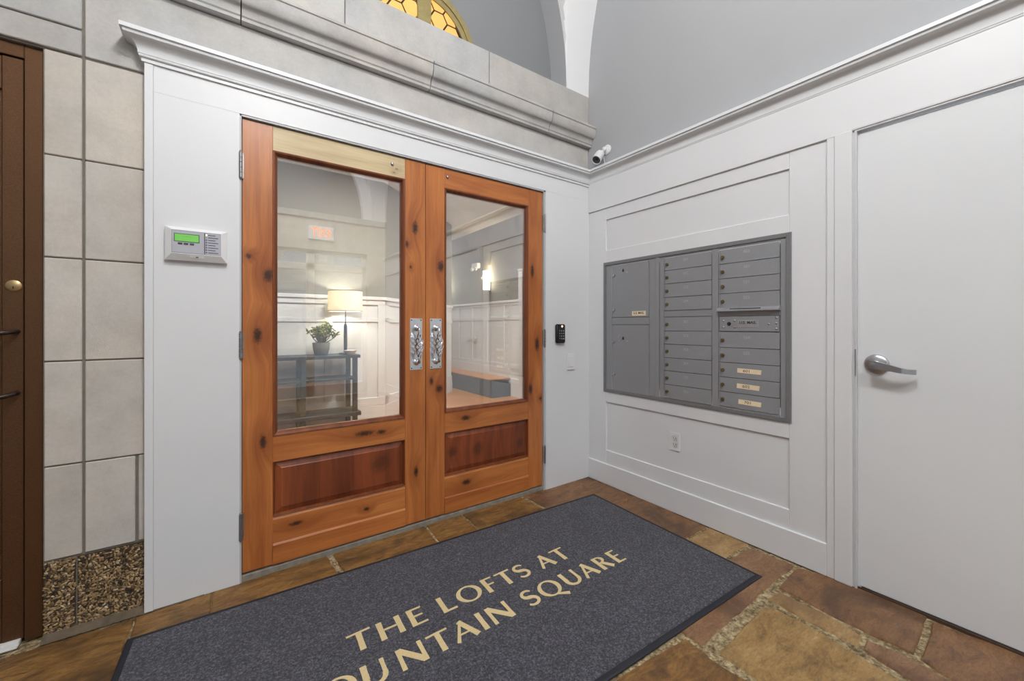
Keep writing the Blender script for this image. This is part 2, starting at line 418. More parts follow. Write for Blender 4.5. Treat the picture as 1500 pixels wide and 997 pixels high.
# ------------------------------------------------------------------ other walls of the vestibule
wr = root('wall_right', (0, -2.45, 0), 'white panelled right-hand wall with grey painted plaster above the crown moulding', 'wall', kind='structure')
bm = nb()
seqB = [(BC + BR * math.cos(PI * k / 48), AZ + BR * math.sin(PI * k / 48)) for k in range(49)]
prism(bm, [(RX, 0.2, 2.3), (RX, 0.2, AZ)] + [(RX, y, z) for y, z in seqB] + [(RX, RYB, 2.3)], (0.1, 0, 0)); fin('plaster', bm, GREY_WALL, wr)
D3a, D3b, D3t = -1.643, -2.557, 2.05       # white flush door opening on the right wall
bm = nb()
bx(bm, 0.006, 0.12, -1.655, 0.0, 0.0, 2.35); bx(bm, 0.006, 0.12, RYB, D3b - 0.03, 0.0, 2.35); bx(bm, 0.006, 0.12, D3b - 0.03, -1.655, D3t + 0.02, 2.35)
fin('panel_backing', bm, WHITE, wr)
bev = 0.0025
def rb(name, y0, y1, z0, z1, proud, par=wr, b=bev, mat=WHITE): return box(name, -proud, 0.01, y0, y1, z0, z1, mat, par, b)
rb('frieze_board', RYB, 0.0, 2.058, 2.30, 0.014)
rb('panel_stile', -0.172, 0.0, 0.14, 2.066, 0.004); rb('panel_stile', -1.532, -1.374, 0.14, 2.066, 0.004)
rb('panel_rail', -1.374, -0.172, 1.972, 2.066, 0.004); rb('panel_rail', -1.374, -0.172, 1.60, 1.742, 0.004)
rb('panel_rail', -1.374, -0.172, 0.611, 0.76, 0.004); rb('panel_rail', -1.374, -0.172, 0.14, 0.252, 0.004)
rb('casing_bead', -1.563, -1.532, 0.0, 2.064, 0.013); rb('door_casing', -1.628, -1.563, 0.0, 2.064, 0.018)
rb('door_casing', D3b - 0.09, D3b - 0.015, 0.0, 2.064, 0.018)
bb = rb('baseboard_right', -1.532, 0.0, 0.0, 0.152, 0.016, par=None); prop(bb, 'tall white painted baseboard along the panelled right wall', 'baseboard', kind='structure')
bb2 = rb('baseboard_right', RYB, D3b - 0.09, 0.0, 0.152, 0.016, par=None); prop(bb2, 'white painted baseboard beyond the flush white door', 'baseboard', kind='structure')

# crown moulding: one sweep around the surround and the right wall
CP = [(0.0, 2.262), (0.008, 2.262), (0.008, 2.275), (0.013, 2.277), (0.016, 2.281), (0.016, 2.287)]
for k in range(9):
    a = PI / 2 * k / 8; CP.append((0.018 + 0.034 * (1 - math.cos(a)), 2.289 + 0.048 * math.sin(a)))
CP += [(0.056, 2.339), (0.058, 2.344), (0.058, 2.350), (0.066, 2.352), (0.066, 2.368), (-0.02, 2.370), (-0.02, 2.262)]
bm = nb(); loops = []
for (x, y, ox, oy) in ((-2.597, 0.028, -1, 0), (-2.597, 0.0, -1, -1), (0.0, 0.0, -1, -1), (0.0, RYB, -1, 0)):
    loops.append([(x + ox * d, y + oy * d, z) for d, z in CP])
ring_loft(bm, loops, cap0=True, cap1=True)
fin('trim_1', bm, WHITE_S, None, smooth=True, label='white crown moulding running over the door surround and along the right wall', cat='crown moulding', kind='structure')

# white door surround on the front wall
ts = root('trim_2', (-1.36, 0, 0), 'smooth white painted panel surround framing the wooden double doors', 'door surround', kind='structure')
box('side_panel', -2.568, -2.272, 0.0, 0.028, 0.0, 2.1512, WHITE, ts, 0.0004)
box('corner_strip', -2.597, -2.5685, -0.004, 0.028, 0.0, 2.262, WHITE, ts, 0.002)
box('head_panel', -2.568, 0.0, 0.0002, 0.028, 2.1515, 2.264, WHITE, ts, 0.0004)
box('side_panel', -0.446, 0.0, 0.0, 0.028, 0.0, 2.1512, WHITE, ts, 0.0004)
jb = nb(); bx(jb, -2.272, -2.2645, 0.003, 0.17, 0, 2.1515); bx(jb, -0.4625, -0.446, 0.003, 0.17, 0, 2.1515); bx(jb, -2.272, -0.446, 0.003, 0.17, 2.1425, 2.1515)
fin('metal_frame', jb, FRAME_GREY, ts)
sb = nb(); bx(sb, -2.2645, -2.25, 0.075, 0.17, 0, 2.142); bx(sb, -0.477, -0.4625, 0.075, 0.17, 0, 2.142); bx(sb, -2.26, -0.466, 0.075, 0.17, 2.13, 2.1425)
fin('door_stop', sb, DARKGAP, ts)

# left wall, rear wall with glazed street doors
wl = root('wall_left', (LX, -2.45, 0), 'plain grey plastered left-hand wall of the vestibule', 'wall', kind='structure')
bm = nb(); prism(bm, [(LX, 0.2, 0), (LX, 0.2, AZ)] + [(LX, y, z) for y, z in seqB] + [(LX, RYB, 0)], (-0.1, 0, 0)); fin('plaster', bm, GREY_WALL, wl)
wb = root('wall_rear', (-2.2, RYB, 0), 'limestone rear wall with arched lunette above the street doors', 'wall', kind='structure')
bm = nb()
for a in ((LX, -3.85, 0, 3.0), (-0.32, 0.1, 0, 3.0), (-3.85, -0.32, 2.42, 3.0)): bx(bm, a[0], a[1], RYB - 0.2, RYB, a[2], a[3])
fin('limestone_face', bm, STONE_WARM, wb)
bm = nb(); bx(bm, LX, 0.02, RYB - 0.05, RYB + 0.05, 2.92, 3.02, 0.012); fin('ledge', bm, STONE, wb)
bm = nb(); prism(bm, [(x, RYB - 0.12, z) for x, z in [(arc[0][0] + 0.1, 2.95)] + arc + [(arc[-1][0] - 0.1, 2.95)]], (0, -0.05, 0)); fin('lunette_field', bm, LUN, wb)
bm = nb(); halo_r = [(AC + (AR - 0.16) * math.cos(PI * k / 48), AZ + (AR - 0.16) * math.sin(PI * k / 48)) for k in range(49)]
ring_loft(bm, [[(x, RYB - 0.02, z) for x, z in arc], [(x, RYB - 0.02, z) for x, z in halo_r], [(x, RYB - 0.12, z) for x, z in halo_r]], close=False); fin('arch_ring', bm, VAULT, wb, smooth=True)
d5 = root('door_5', (-2.2, RYB, 0), 'bronze framed glazed street doors at the rear of the vestibule', 'door', kind='structure')
BRZ = plain('satin_aluminium', (196, 196, 194), 0.45, 0.2, var=0.04, scale=12)
for k in range(4):
    x0 = -3.85 + k * 0.8825; x1 = x0 + 0.8825
    bm = nb(); bx(bm, x0, x0 + 0.06, RYB - 0.12, RYB - 0.06, 0.02, 2.42); bx(bm, x1 - 0.06, x1, RYB - 0.12, RYB - 0.06, 0.02, 2.42)
    bx(bm, x0, x1, RYB - 0.12, RYB - 0.06, 0.02, 0.2); bx(bm, x0, x1, RYB - 0.12, RYB - 0.06, 2.1, 2.2); bx(bm, x0, x1, RYB - 0.12, RYB - 0.06, 2.36, 2.42)
    lf = fin('door_leaf', bm, BRZ, d5)
    box('glass_pane', x0 + 0.06, x1 - 0.06, RYB - 0.095, RYB - 0.089, 0.2, 2.1, GLASS, lf)
    box('transom_pane', x0 + 0.06, x1 - 0.06, RYB - 0.095, RYB - 0.089, 2.2, 2.36, GLASS, lf)
# the street beyond
ROAD = plain('street_asphalt', (100, 100, 102), 0.9, var=0.06, scale=1.5)
box('floor_street', -16, 12, -24, RYB - 0.2, -0.12, -0.02, ROAD, None, label='grey street and pavement outside the glazed rear doors', cat='street', kind='structure')
bd = root('wall_street', (-2, -21, -0.02), 'pale office facade across the street seen beyond the glass doors', 'building', kind='structure')  # facade added so that less bright sky mirrors in the door glass
BST = plain('pale_facade', (140, 136, 130), 0.85, var=0.06, scale=1.0); BGL = plain('facade_glass', (92, 108, 122), 0.15, 0.2, var=0.1, scale=0.6)
box('facade', -14, 10, -23, -21, -0.02, 6.6, BST, bd)
for i in range(9):
    for j in range(2):
        x = -13.2 + i * 2.6; z = 1.0 + j * 3.2
        wf = box('window', x, x + 1.7, -21.03, -20.99, z, z + 2.1, BGL, bd)
        box('sill', x - 0.1, x + 1.8, -21.02, -20.9, z - 0.12, z - 0.01, BST, wf)

# ------------------------------------------------------------------ floor: flagstones set in mortar
def mortar_mat():
    m = M('floor_mortar'); m.set(0.9, 0, 0.2); v = m.coord()
    a = m.noise(v, 60, 6, 0.75); b = m.noise(v, 14, 4, 0.6)
    vo = m.add('ShaderNodeTexVoronoi'); vo.inputs['Scale'].default_value = 95; m.link(v, vo.inputs['Vector'])
    col = m.ramp(a, [(0.3, lin((70, 58, 42))), (0.45, lin((138, 120, 90))), (0.6, lin((190, 174, 138))), (0.75, lin((214, 202, 170)))])
    col = m.mix(0.7, col, m.ramp(b, [(0.35, (0.55, 0.52, 0.48, 1)), (0.6, (1.1, 1.1, 1.1, 1))]), 'MULTIPLY')
    m.col(col); m.bump(m.math('ADD', a, vo.outputs['Distance']), 1.0, 0.006); return m.m
FM = mortar_mat()
def flag_mat(name, base, dark, lightc, seed, rough=0.45):
    m = M(name); m.set(rough, 0, 0.5)
    v = m.coord(); inf = m.add('ShaderNodeObjectInfo'); off = m.add('ShaderNodeVectorMath', operation='ADD'); cm = m.add('ShaderNodeCombineXYZ')
    rr = m.math('MULTIPLY', inf.outputs['Random'], 40.0); m.link(rr, cm.inputs[0]); m.link(rr, cm.inputs[1]); m.link(v, off.inputs[0]); m.link(cm.outputs[0], off.inputs[1]); v = off.outputs[0]
    st = m.add('ShaderNodeMapping'); st.inputs['Scale'].default_value = (1.0, 2.6, 1.0); st.inputs['Rotation'].default_value = (0, 0, 0.5); m.link(v, st.inputs[0])
    a = m.noise(st.outputs[0], 7.0, 10, 0.74, 0.8); b = m.noise(st.outputs[0], 48, 6, 0.8); c = m.noise(v, 2.2, 4, 0.6, 1.2)
    col = m.ramp(a, [(0.28, lin(dark)), (0.48, lin(base)), (0.72, lin(lightc))])
    col = m.mix(0.55, col, m.ramp(b, [(0.32, (0.28, 0.26, 0.24, 1)), (0.5, (1, 1, 1, 1)), (0.7, (1.6, 1.5, 1.35, 1))]), 'MULTIPLY')
    col = m.mix(m.ramp(c, [(0.5, (0, 0, 0, 1)), (0.66, (0.75, 0.75, 0.75, 1))]), col, lin(dark))
    m.col(col); m.bump(m.math('ADD', m.math('MULTIPLY', a, 1.6), m.math('MULTIPLY', b, 0.7)), 0.8, 0.009)
    return m.m
FL = {'brown': flag_mat('flagstone_brown', (130, 92, 58), (76, 52, 33), (160, 120, 80), 1),
      'gold': flag_mat('flagstone_gold', (160, 126, 74), (104, 76, 40), (190, 158, 104), 2),
      'rose': flag_mat('flagstone_rose', (136, 99, 68), (90, 62, 42), (164, 128, 94), 3),
      'ochre': flag_mat('flagstone_ochre', (130, 92, 44), (52, 36, 22), (178, 136, 76), 4),
      'tan': flag_mat('flagstone_tan', (166, 132, 84), (120, 90, 56), (190, 158, 110), 5)}
fl = root('floor', (-2.2, -2.45, 0), 'irregular brown and gold flagstone floor with pale mortar joints', 'floor', kind='structure')
bm = nb(); bx(bm, LX - 0.1, 0.12, RYB - 0.2, 0.25, -0.12, -0.006); fin('mortar_bed', bm, FM, fl)
def shrink(P, d):
    n = len(P); out = []
    A = sum(P[i][0] * P[(i + 1) % n][1] - P[(i + 1) % n][0] * P[i][1] for i in range(n))
    if A < 0: P = P[::-1]
    for i in range(n):
        a, b, c = Vector(P[i - 1]), Vector(P[i]), Vector(P[(i + 1) % n])
        e1 = (b - a).normalized(); e2 = (c - b).normalized()
        n1 = Vector((-e1.y, e1.x)); n2 = Vector((-e2.y, e2.x)); m = (n1 + n2)
        m = m.normalized() * min(2.0, 1 / max(0.4, m.normalized().dot(n1)))
        out.append(b + m * d)
    return out
def subdiv(P, step=0.07, jit=0.0045):
    out = []
    for i in range(len(P)):
        a = Vector(P[i]); b = Vector(P[(i + 1) % len(P)]); k = max(1, int((b - a).length / step))
        for j in range(k):
            q = a.lerp(b, j / k)
            if j: q += Vector((random.uniform(-jit, jit), random.uniform(-jit, jit)))
            out.append((q.x, q.y))
    return out
def flag(P, tone, up=0.0, step=0.045):
    Q = subdiv(shrink(P, -0.005), step); bm = nb(); cx = sum(p[0] for p in P) / len(P); cy = sum(p[1] for p in P) / len(P)
    L0 = shrink(Q, 0.0); L1 = shrink(Q, 0.002); L2 = shrink(Q, 0.007)
    ring_loft(bm, [[(q[0], q[1], -0.03) for q in L0], [(q[0], q[1], -0.005 + up) for q in L1], [(q[0], q[1], up) for q in L2]], cap1=True)
    return fin('flagstone', bm, FL[tone], fl, smooth=True, origin=(cx, cy, 0))
# stones seen along the doors, the right wall and around the mat
flag([(-0.636, 0.02), (-0.02, 0.02), (-0.018, -0.432), (-0.62, -0.44)], 'brown')
flag([(-0.62, -0.448), (-0.018, -0.442), (-0.018, -0.95), (-0.62, -0.94)], 'brown')
flag([(-0.62, -0.955), (-0.018, -0.972), (-0.018, -1.18), (-0.62, -1.165)], 'tan')
flag([(-0.885, -1.20), (-0.235, -1.198), (-0.045, -1.212), (-0.04, -1.405), (-0.5, -1.406), (-0.885, -1.412)], 'rose')
flag([(-0.285, -1.442), (-0.05, -1.428), (0.03, -1.60), (0.0, -1.862), (-0.30, -1.874), (-0.305, -1.674)], 'brown')
flag([(-0.405, -1.442), (-0.318, -1.455), (-0.33, -1.678), (-0.349, -1.74), (-0.415, -1.745), (-0.421, -1.601)], 'tan', step=0.05)
flag([(-0.356, -1.762), (-0.339, -1.875), (-0.362, -1.985), (-0.40, -2.2), (-0.50, -2.2), (-0.455, -1.906), (-0.422, -1.768)], 'rose', step=0.05)
flag([(-0.863, -1.47), (-0.661, -1.462), (-0.492, -1.457), (-0.452, -1.479), (-0.456, -1.64), (-0.478, -1.781), (-0.50, -1.90), (-0.54, -2.2), (-0.86, -2.2), (-0.868, -1.595)], 'gold')
flag([(-0.02, -1.887), (0.02, -2.2), (0.02, -2.6), (-0.37, -2.6), (-0.375, -2.2), (-0.345, -1.99), (-0.31, -1.898)], 'brown')
flag([(-1.6, -1.30), (-0.91, -1.36), (-0.912, -1.433), (-0.922, -1.47), (-0.905, -1.60), (-0.90, -2.2), (-1.6, -2.2)], 'ochre')
flag([(-1.108, 0.02), (-0.665, 0.02), (-0.64, -0.44), (-1.13, -0.44)], 'ochre')
flag([(-1.352, 0.02), (-1.125, 0.02), (-1.145, -0.44), (-1.385, -0.44)], 'ochre')
flag([(-1.868, 0.02), (-1.372, 0.02), (-1.40, -0.44), (-1.84, -0.44)], 'ochre')
flag([(-2.368, 0.0), (-1.905, 0.02), (-1.875, -0.44), (-2.38, -0.44)], 'ochre')
flag([(-2.62, -0.012), (-2.376, 0.0), (-2.388, -0.44), (-2.61, -0.44)], 'ochre')
flag([(-3.5, 0.0), (-2.63, -0.016), (-2.625, -0.9), (-3.5, -0.9)], 'ochre')
flag([(-4.38, 0.0), (-3.52, 0.0), (-3.52, -0.9), (-4.38, -0.9)], 'brown')
tones = ['brown', 'ochre', 'gold', 'rose', 'tan']
# under and around the mat, and behind the camera
for a in ((-2.61, -1.9, -1.28, -0.455), (-1.89, -1.2, -1.28, -0.455), (-1.19, -0.64, -1.18, -0.455), (-3.5, -2.6, -2.2, -0.915), (-2.59, -1.62, -2.2, -1.295), (-4.38, -3.52, -2.2, -0.915)):
    flag([(a[0], a[2]), (a[1], a[2]), (a[1], a[3]), (a[0], a[3])], random.choice(tones))
y = -2.22; 
while y > RYB + 0.1:
    hgt = min(random.uniform(0.5, 0.8), y - RYB); x = -0.39 if y > -2.6 else -0.02
    if y - hgt < RYB + 0.25: hgt = y - RYB
    while x > LX + 0.05:
        wd = min(random.uniform(0.5, 1.0), x - LX)
        if x - wd < LX + 0.3: wd = x - LX
        flag([(x - wd + 0.008, y - hgt + 0.01), (x - 0.008, y - hgt + 0.01), (x - 0.008, y - 0.008), (x - wd + 0.008, y - 0.008)], random.choice(tones), step=0.15)
        x -= wd
    y -= hgt
box('threshold', -2.2645, -0.4625, 0.012, 0.24, -0.01, 0.026, plain('worn_concrete', (132, 126, 116), 0.8, var=0.2, scale=30, bump=0.5), fl, 0.003)
box('threshold', -0.001, 0.11, D3b, D3a, -0.01, 0.006, plain('dark_sill', (70, 50, 36), 0.6, var=0.2, scale=30), fl)

# ------------------------------------------------------------------ wooden double doors
ZB, ZT = 0.036, 2.138
YF, YK = 0.016, 0.060
ALD_L, ALD_D = (200, 128, 68), (148, 80, 38)
PAN_L, PAN_D = (150, 80, 46), (92, 42, 22)
def knots_local(ks, rx0): return [(k[0] - rx0, k[1], k[2] * 1.3, k[3] * 1.3) for k in ks]
BEAD = wood('dark_stained_bead', (136, 74, 38), (92, 44, 20), 'z', seed=9)
PALE = wood('pale_unfinished_wood', (216, 200, 164), (192, 174, 136), 'x', knots=[(0.728, 2.068, 0.012, 0.006), (0.712, 2.045, 0.01, 0.005)], seed=21, rough=0.6, knot_strength=0.55)
def raised_panel(name, x0, x1, z0, z1, mat, par):
    bm = nb(); yb = 0.033; c = lambda m, y: [(x0 + m, y, z0 + m), (x1 - m, y, z0 + m), (x1 - m, y, z1 - m), (x0 + m, y, z1 - m)]
    ring_loft(bm, [c(-0.004, 0.05), c(-0.004, yb), c(0.006, yb), c(0.034, 0.024), c(0.037, 0.022)], cap0=True, cap1=True)
    return fin(name, bm, mat, par)
def bead_ring(name, x0, x1, z0, z1, wd, mat, par, y0, y1):
    bm = nb(); c = lambda m, y: [(x0 + m, y, z0 + m), (x1 - m, y, z0 + m), (x1 - m, y, z1 - m), (x0 + m, y, z1 - m)]
    ring_loft(bm, [c(0, y1 + 0.02), c(0, y0), c(wd * 0.35, y0 + 0.001), c(wd * 0.6, y0 + 0.006), c(wd, y1), c(wd, y1 + 0.02)])
    return fin(name, bm, mat, par)
HINGE = plain('dull_steel_hinge', (150, 150, 152), 0.38, 0.85, var=0.06, scale=80)
def hinge(par, x, z):
    bm = nb()
    for k in range(5): cyl(bm, (x, -0.001, z - 0.058 + k * 0.0235), (x, -0.001, z - 0.058 + k * 0.0235 + 0.022), 0.0075, n=12)
    sphere(bm, (x, -0.001, z + 0.062), 0.006, 8, 6); sphere(bm, (x, -0.001, z - 0.061), 0.006, 8, 6)
    bx(bm, x - 0.012, x + 0.012, 0.008, 0.013, z - 0.058, z + 0.058)
    fin('hinge', bm, HINGE, par, smooth=True, label='brushed steel butt hinge')
PLATE = plain('satin_chrome_plate', (222, 225, 230), 0.22, 0.9, var=0.03, scale=20)
SCREW = plain('dark_screw', (90, 90, 94), 0.4, 0.9)
def pull(par, xa, xb):
    h = root('pull_handle', (xa, YF, 0.924), None, None); h.parent = par; h.location = Vector((xa, YF, 0.924)) - org(par)
    z0, z1 = 0.924, 1.223
    bm = nb(); bx(bm, xa, xb, YF - 0.0045, YF + 0.001, z0, z1, 0.0018, 2); pl = fin('back_plate', bm, PLATE, h)
    for x in (xa + 0.009, xb - 0.009):
        for z in (z0 + 0.01, z1 - 0.01):
            bm = nb(); lathe(bm, [(0.0042, 0), (0.0036, 0.0018), (0.0, 0.0024)], (x, YF - 0.0045, z), (0, -1, 0), 10, cap=False); fin('screw', bm, SCREW, h)
    xc = (xa + xb) / 2; yg = YF - 0.052; zt, zb_ = 1.166, 0.968
    for z, s in ((zt, 1), (zb_, -1)):
        bm = nb(); tube(bm, [(xc, YF - 0.002, z), (xc, YF - 0.03, z), (xc, yg + 0.006, z - s * 0.003), (xc, yg, z - s * 0.012), (xc, yg, z - s * 0.03)], [0.014, 0.010, 0.009, 0.0085, 0.0075], 12)
        lathe(bm, [(0.018, 0), (0.018, 0.004), (0.012, 0.008)], (xc, YF - 0.0045, z), (0, -1, 0), 16)
        fin('grip_post', bm, CHROME, h, smooth=True)
    n = 30; zs0, zs1 = zb_ + 0.028, zt - 0.028
    for k in range(4):
        bm = nb(); pts = []
        for i in range(n + 1):
            t = i / n; r = 0.003 + 0.0185 * math.sin(PI * t) ** 0.8; a = k * PI / 2 + t * 2 * PI * 1.0
            pts.append((xc + r * math.cos(a), yg + r * math.sin(a), zs0 + (zs1 - zs0) * t))
        tube(bm, pts, 0.0039, 8); fin('twisted_bar', bm, CHROME, h, smooth=True)
    return h
def leaf(idx, x0, x1, sl, sr, knots_s, knots_m, knots_b, knots_p, top_mat, label, hinge_x, pull_x, seed):
    d = root('door_%d' % idx, (x0, YF, 0.0), label, 'door', kind='structure')
    kl = lambda ks: knots_local(ks, x0)
    ms = wood('alder_stile_%d' % idx, ALD_L, ALD_D, 'z', kl(knots_s), seed)
    mm = wood('alder_rail_%d' % idx, ALD_L, ALD_D, 'x', kl(knots_m), seed + 3)
    mb = wood('alder_bottom_rail_%d' % idx, ALD_L, ALD_D, 'x', kl(knots_b), seed + 5)
    mp = wood('alder_panel_%d' % idx, PAN_L, PAN_D, 'z', kl(knots_p), seed + 7, bands=0.083, knot_strength=0.6)
    box('stile', x0, sl, YF, YK, ZB, ZT, ms, d, 0.0015); box('stile', sr, x1, YF, YK, ZB, ZT, ms, d, 0.0015)
    box('top_rail', sl, sr, YF + 0.0006, YK, 2.022, ZT, top_mat or mm, d, 0.0012)
    box('middle_rail', sl, sr, YF + 0.0006, YK, 0.526, 0.648, mm, d, 0.0012)
    br = nb(); prism(br, [(sl, YF + 0.0006, 0.120), (sl, YF + 0.0006, 0.247), (sl, YF + 0.008, 0.263), (sl, 0.05, 0.263), (sl, 0.05, 0.120)], (sr - sl, 0, 0)); fin('bottom_rail', br, mb, d)
    br = nb(); prism(br, [(sl, YF - 0.005, ZB), (sl, YF - 0.005, 0.126), (sl, YF + 0.0005, 0.135), (sl, 0.05, 0.135), (sl, 0.05, ZB)], (sr - sl, 0, 0)); fin('weather_rail', br, mb, d)
    raised_panel('panel', sl, sr, 0.263, 0.526, mp, d)
    bead_ring('panel_moulding', sl, sr, 0.263, 0.526, 0.010, BEAD, d, YF, 0.032)
    bead_ring('glazing_bead', sl, sr, 0.648, 2.022, 0.021, BEAD, d, YF - 0.002, YF + 0.018)
    box('glass_pane', sl + 0.012, sr - 0.012, YF + 0.019, YF + 0.025, 0.660, 2.010, GLASS, d, label='clear door glass reflecting the vestibule')
    for z in (1.917, 1.09, 0.257): hinge(d, hinge_x, z)
    pull(d, *pull_x)
    bm = nb(); xs_ = -1.56 if idx == 1 else -1.218
    lathe(bm, [(0.0095, 0), (0.009, 0.004), (0.006, 0.008), (0.0, 0.0095)], (xs_, YF, 2.09), (0, -1, 0), 16, cap=False); fin('bolt_cap', bm, STEEL, d, smooth='all')
    return d
leaf(1, -2.262, -1.3615, -2.14, -1.485,
     [(-2.237, 1.505, .012, .012), (-2.158, 1.42, .022, .032), (-2.201, 1.136, .017, .036), (-2.18, 0.63, .014, .034), (-1.425, 1.75, .017, .036), (-1.473, 1.65, .010, .020), (-1.452, 1.52, .006, .010), (-1.42, 0.33, .012, .03)],
     [(-1.71, 0.598, .05, .014), (-1.62, 0.592, .025, .012)], [(-1.70, 0.187, .014, .010), (-2.04, 0.205, .03, .01)], [(-1.62, 0.42, .05, .05)], PALE,
     'left knotty alder glazed door leaf with a pale unstained top rail', -2.268, (-1.457, -1.382), 1.3)
leaf(2, -1.3585, -0.466, -1.237, -0.593,
     [(-1.262, 1.54, .02, .034), (-1.323, 0.85, .012, .024), (-1.272, 0.80, .022, .022), (-0.557, 1.565, .014, .045), (-0.515, 1.05, .018, .05), (-0.575, 0.735, .018, .035), (-0.483, 0.66, .012, .012)],
     [(-1.09, 0.60, .03, .016)], [(-1.085, 0.195, .03, .018)], [(-1.18, 0.40, .03, .03), (-1.00, 0.39, .035, .045), (-0.66, 0.37, .03, .035)], None,
     'right knotty alder glazed door leaf with an alder top rail', -0.455, (-1.334, -1.259), 4.7)

# ------------------------------------------------------------------ white flush door on the right wall
d3 = root('door_3', (0.01, D3a, 0), 'plain flush white door with a lever handle beside the mailboxes', 'door', kind='structure')
jb = nb(); bx(jb, -0.012, 0.11, D3a - 0.001, D3a + 0.006, 0, D3t + 0.004); bx(jb, -0.006, 0.11, D3a + 0.006, D3a + 0.016, 0, D3t + 0.016)
bx(jb, -0.012, 0.11, D3b - 0.008, D3b, 0, D3t + 0.004); bx(jb, -0.012, 0.11, D3b - 0.008, D3a + 0.006, D3t + 0.004, D3t + 0.012); bx(jb, -0.016, 0.11, D3b - 0.02, D3a + 0.018, D3t + 0.012, D3t + 0.02)
fin('door_frame', jb, plain('white_steel_frame', (206, 207, 210), 0.4, var=0.01), d3)
box('door_leaf', 0.004, 0.048, D3b + 0.004, D3a - 0.005, 0.012, D3t - 0.004, WHITE_S, d3, 0.002)
lv = root('lever_handle', (0.004, -1.709, 1.012), None, None); lv.parent = d3; lv.location = Vector((0.004, -1.709, 1.012)) - org(d3)
bm = nb(); lathe(bm, [(0.043, 0), (0.043, 0.005), (0.040, 0.010), (0.030, 0.014), (0.017, 0.017), (0.014, 0.022), (0.0135, 0.050)], (0.004, -1.709, 1.012), (-1, 0, 0), 36); fin('rose', bm, STEEL, lv, smooth=True)
bm = nb()
sec = [(-0.050, -1.695, 0.017), (-0.052, -1.715, 0.017), (-0.054, -1.765, 0.013), (-0.053, -1.800, 0.011), (-0.044, -1.815, 0.010), (-0.030, -1.838, 0.010)]
ring_loft(bm, [[(x - 0.007, y, zl - h_), (x + 0.007, y, zl - h_), (x + 0.007, y, zl + h_), (x - 0.007, y, zl + h_)] for (x, y, h_), zl in zip(sec, (1.014, 1.012, 1.002, 0.994, 0.991, 0.990))], cap0=True, cap1=True)
fin('lever', bm, STEEL, lv)
bm = nb(); lathe(bm, [(0.011, 0), (0.011, 0.003), (0.006, 0.004)], (-0.058, -1.706, 1.012), (-1, 0, 0), 16); fin('key_cylinder', bm, STEEL, lv, smooth=True)
box('strike_plate', -0.014, -0.004, -1.6415, -1.6365, 0.955, 1.075, STEEL, d3, 0.001)

# ------------------------------------------------------------------ bronze door at the left edge
def bronze():
    m = M('bronze_door_finish'); m.set(0.42, 0.75, 0.5); v = m.coord()
    m.col(m.ramp(m.noise(v, 420, 2), [(0.3, lin((90, 64, 44))), (0.7, lin((114, 83, 58)))])); m.bump(m.noise(v, 300, 2), 0.08, 0.0006); return m.m
BD = bronze(); BD2 = plain('bronze_shadow_gap', (30, 21, 15), 0.6, 0.3)
d4 = root('door_4', (-3.4, 0.1, 0), 'dark bronze metal door with a round key lock beside the limestone blocks', 'door', kind='structure')
bm = nb(); bx(bm, -2.936, -2.888, 0.052, 0.2, 0.004, 2.224, 0.002); bx(bm, -3.95, -2.936, 0.052, 0.2, 2.176, 2.224, 0.002); fin('door_frame', bm, BD, d4)
box('leaf_stile', -2.992, -2.939, 0.058, 0.11, 0.014, 2.172, BD, d4, 0.002)
box('leaf_stile', -3.95, -3.80, 0.058, 0.11, 0.014, 2.172, BD, d4, 0.002)
box('leaf_rail', -3.80, -2.992, 0.062, 0.11, 2.05, 2.172, BD, d4, 0.002); box('leaf_rail', -3.80, -2.992, 0.062, 0.11, 0.014, 0.25, BD, d4, 0.002)
box('leaf_panel', -3.80, -2.990, 0.075, 0.10, 0.25, 2.05, BD, d4)
box('shadow_gap', -3.95, -2.93, 0.112, 0.19, 0.01, 2.178, BD2, d4)
bm = nb(); lathe(bm, [(0.021, 0), (0.021, 0.003), (0.017, 0.006), (0.0, 0.0065)], (-2.963, 0.058, 1.328), (0, -1, 0), 24, cap=False); lk = fin('key_lock', bm, plain('aged_brass', (176, 150, 110), 0.35, 0.9), d4, smooth=True)
box('keyway', -2.9645, -2.9615, 0.0505, 0.053, 1.316, 1.326, BLACK, lk)
bm = nb(); tube(bm, [(-2.955, 0.062, 1.16), (-2.957, 0.03, 1.158), (-2.975, 0.012, 1.155), (-3.0, 0.006, 1.15), (-3.06, 0.004, 1.14), (-3.06, 0.004, 0.93), (-3.0, 0.006, 0.92), (-2.975, 0.012, 0.925), (-2.957, 0.03, 0.93), (-2.955, 0.062, 0.932)], 0.0085, 10)
fin('pull_bar', bm, plain('dark_pull_bar', (58, 46, 40), 0.4, 0.6), d4, smooth=True)
fs = nb(); bx(fs, -3.4, -2.945, 0.040, 0.062, 0.0, 0.018, 0.002); bx(fs, -3.4, -2.945, 0.022, 0.040, 0.0, 0.008, 0.002)
fin('threshold_strip', fs, plain('white_vinyl', (214, 214, 212), 0.5), None, label='white ribbed threshold strip lying at the foot of the bronze door', cat='threshold strip')

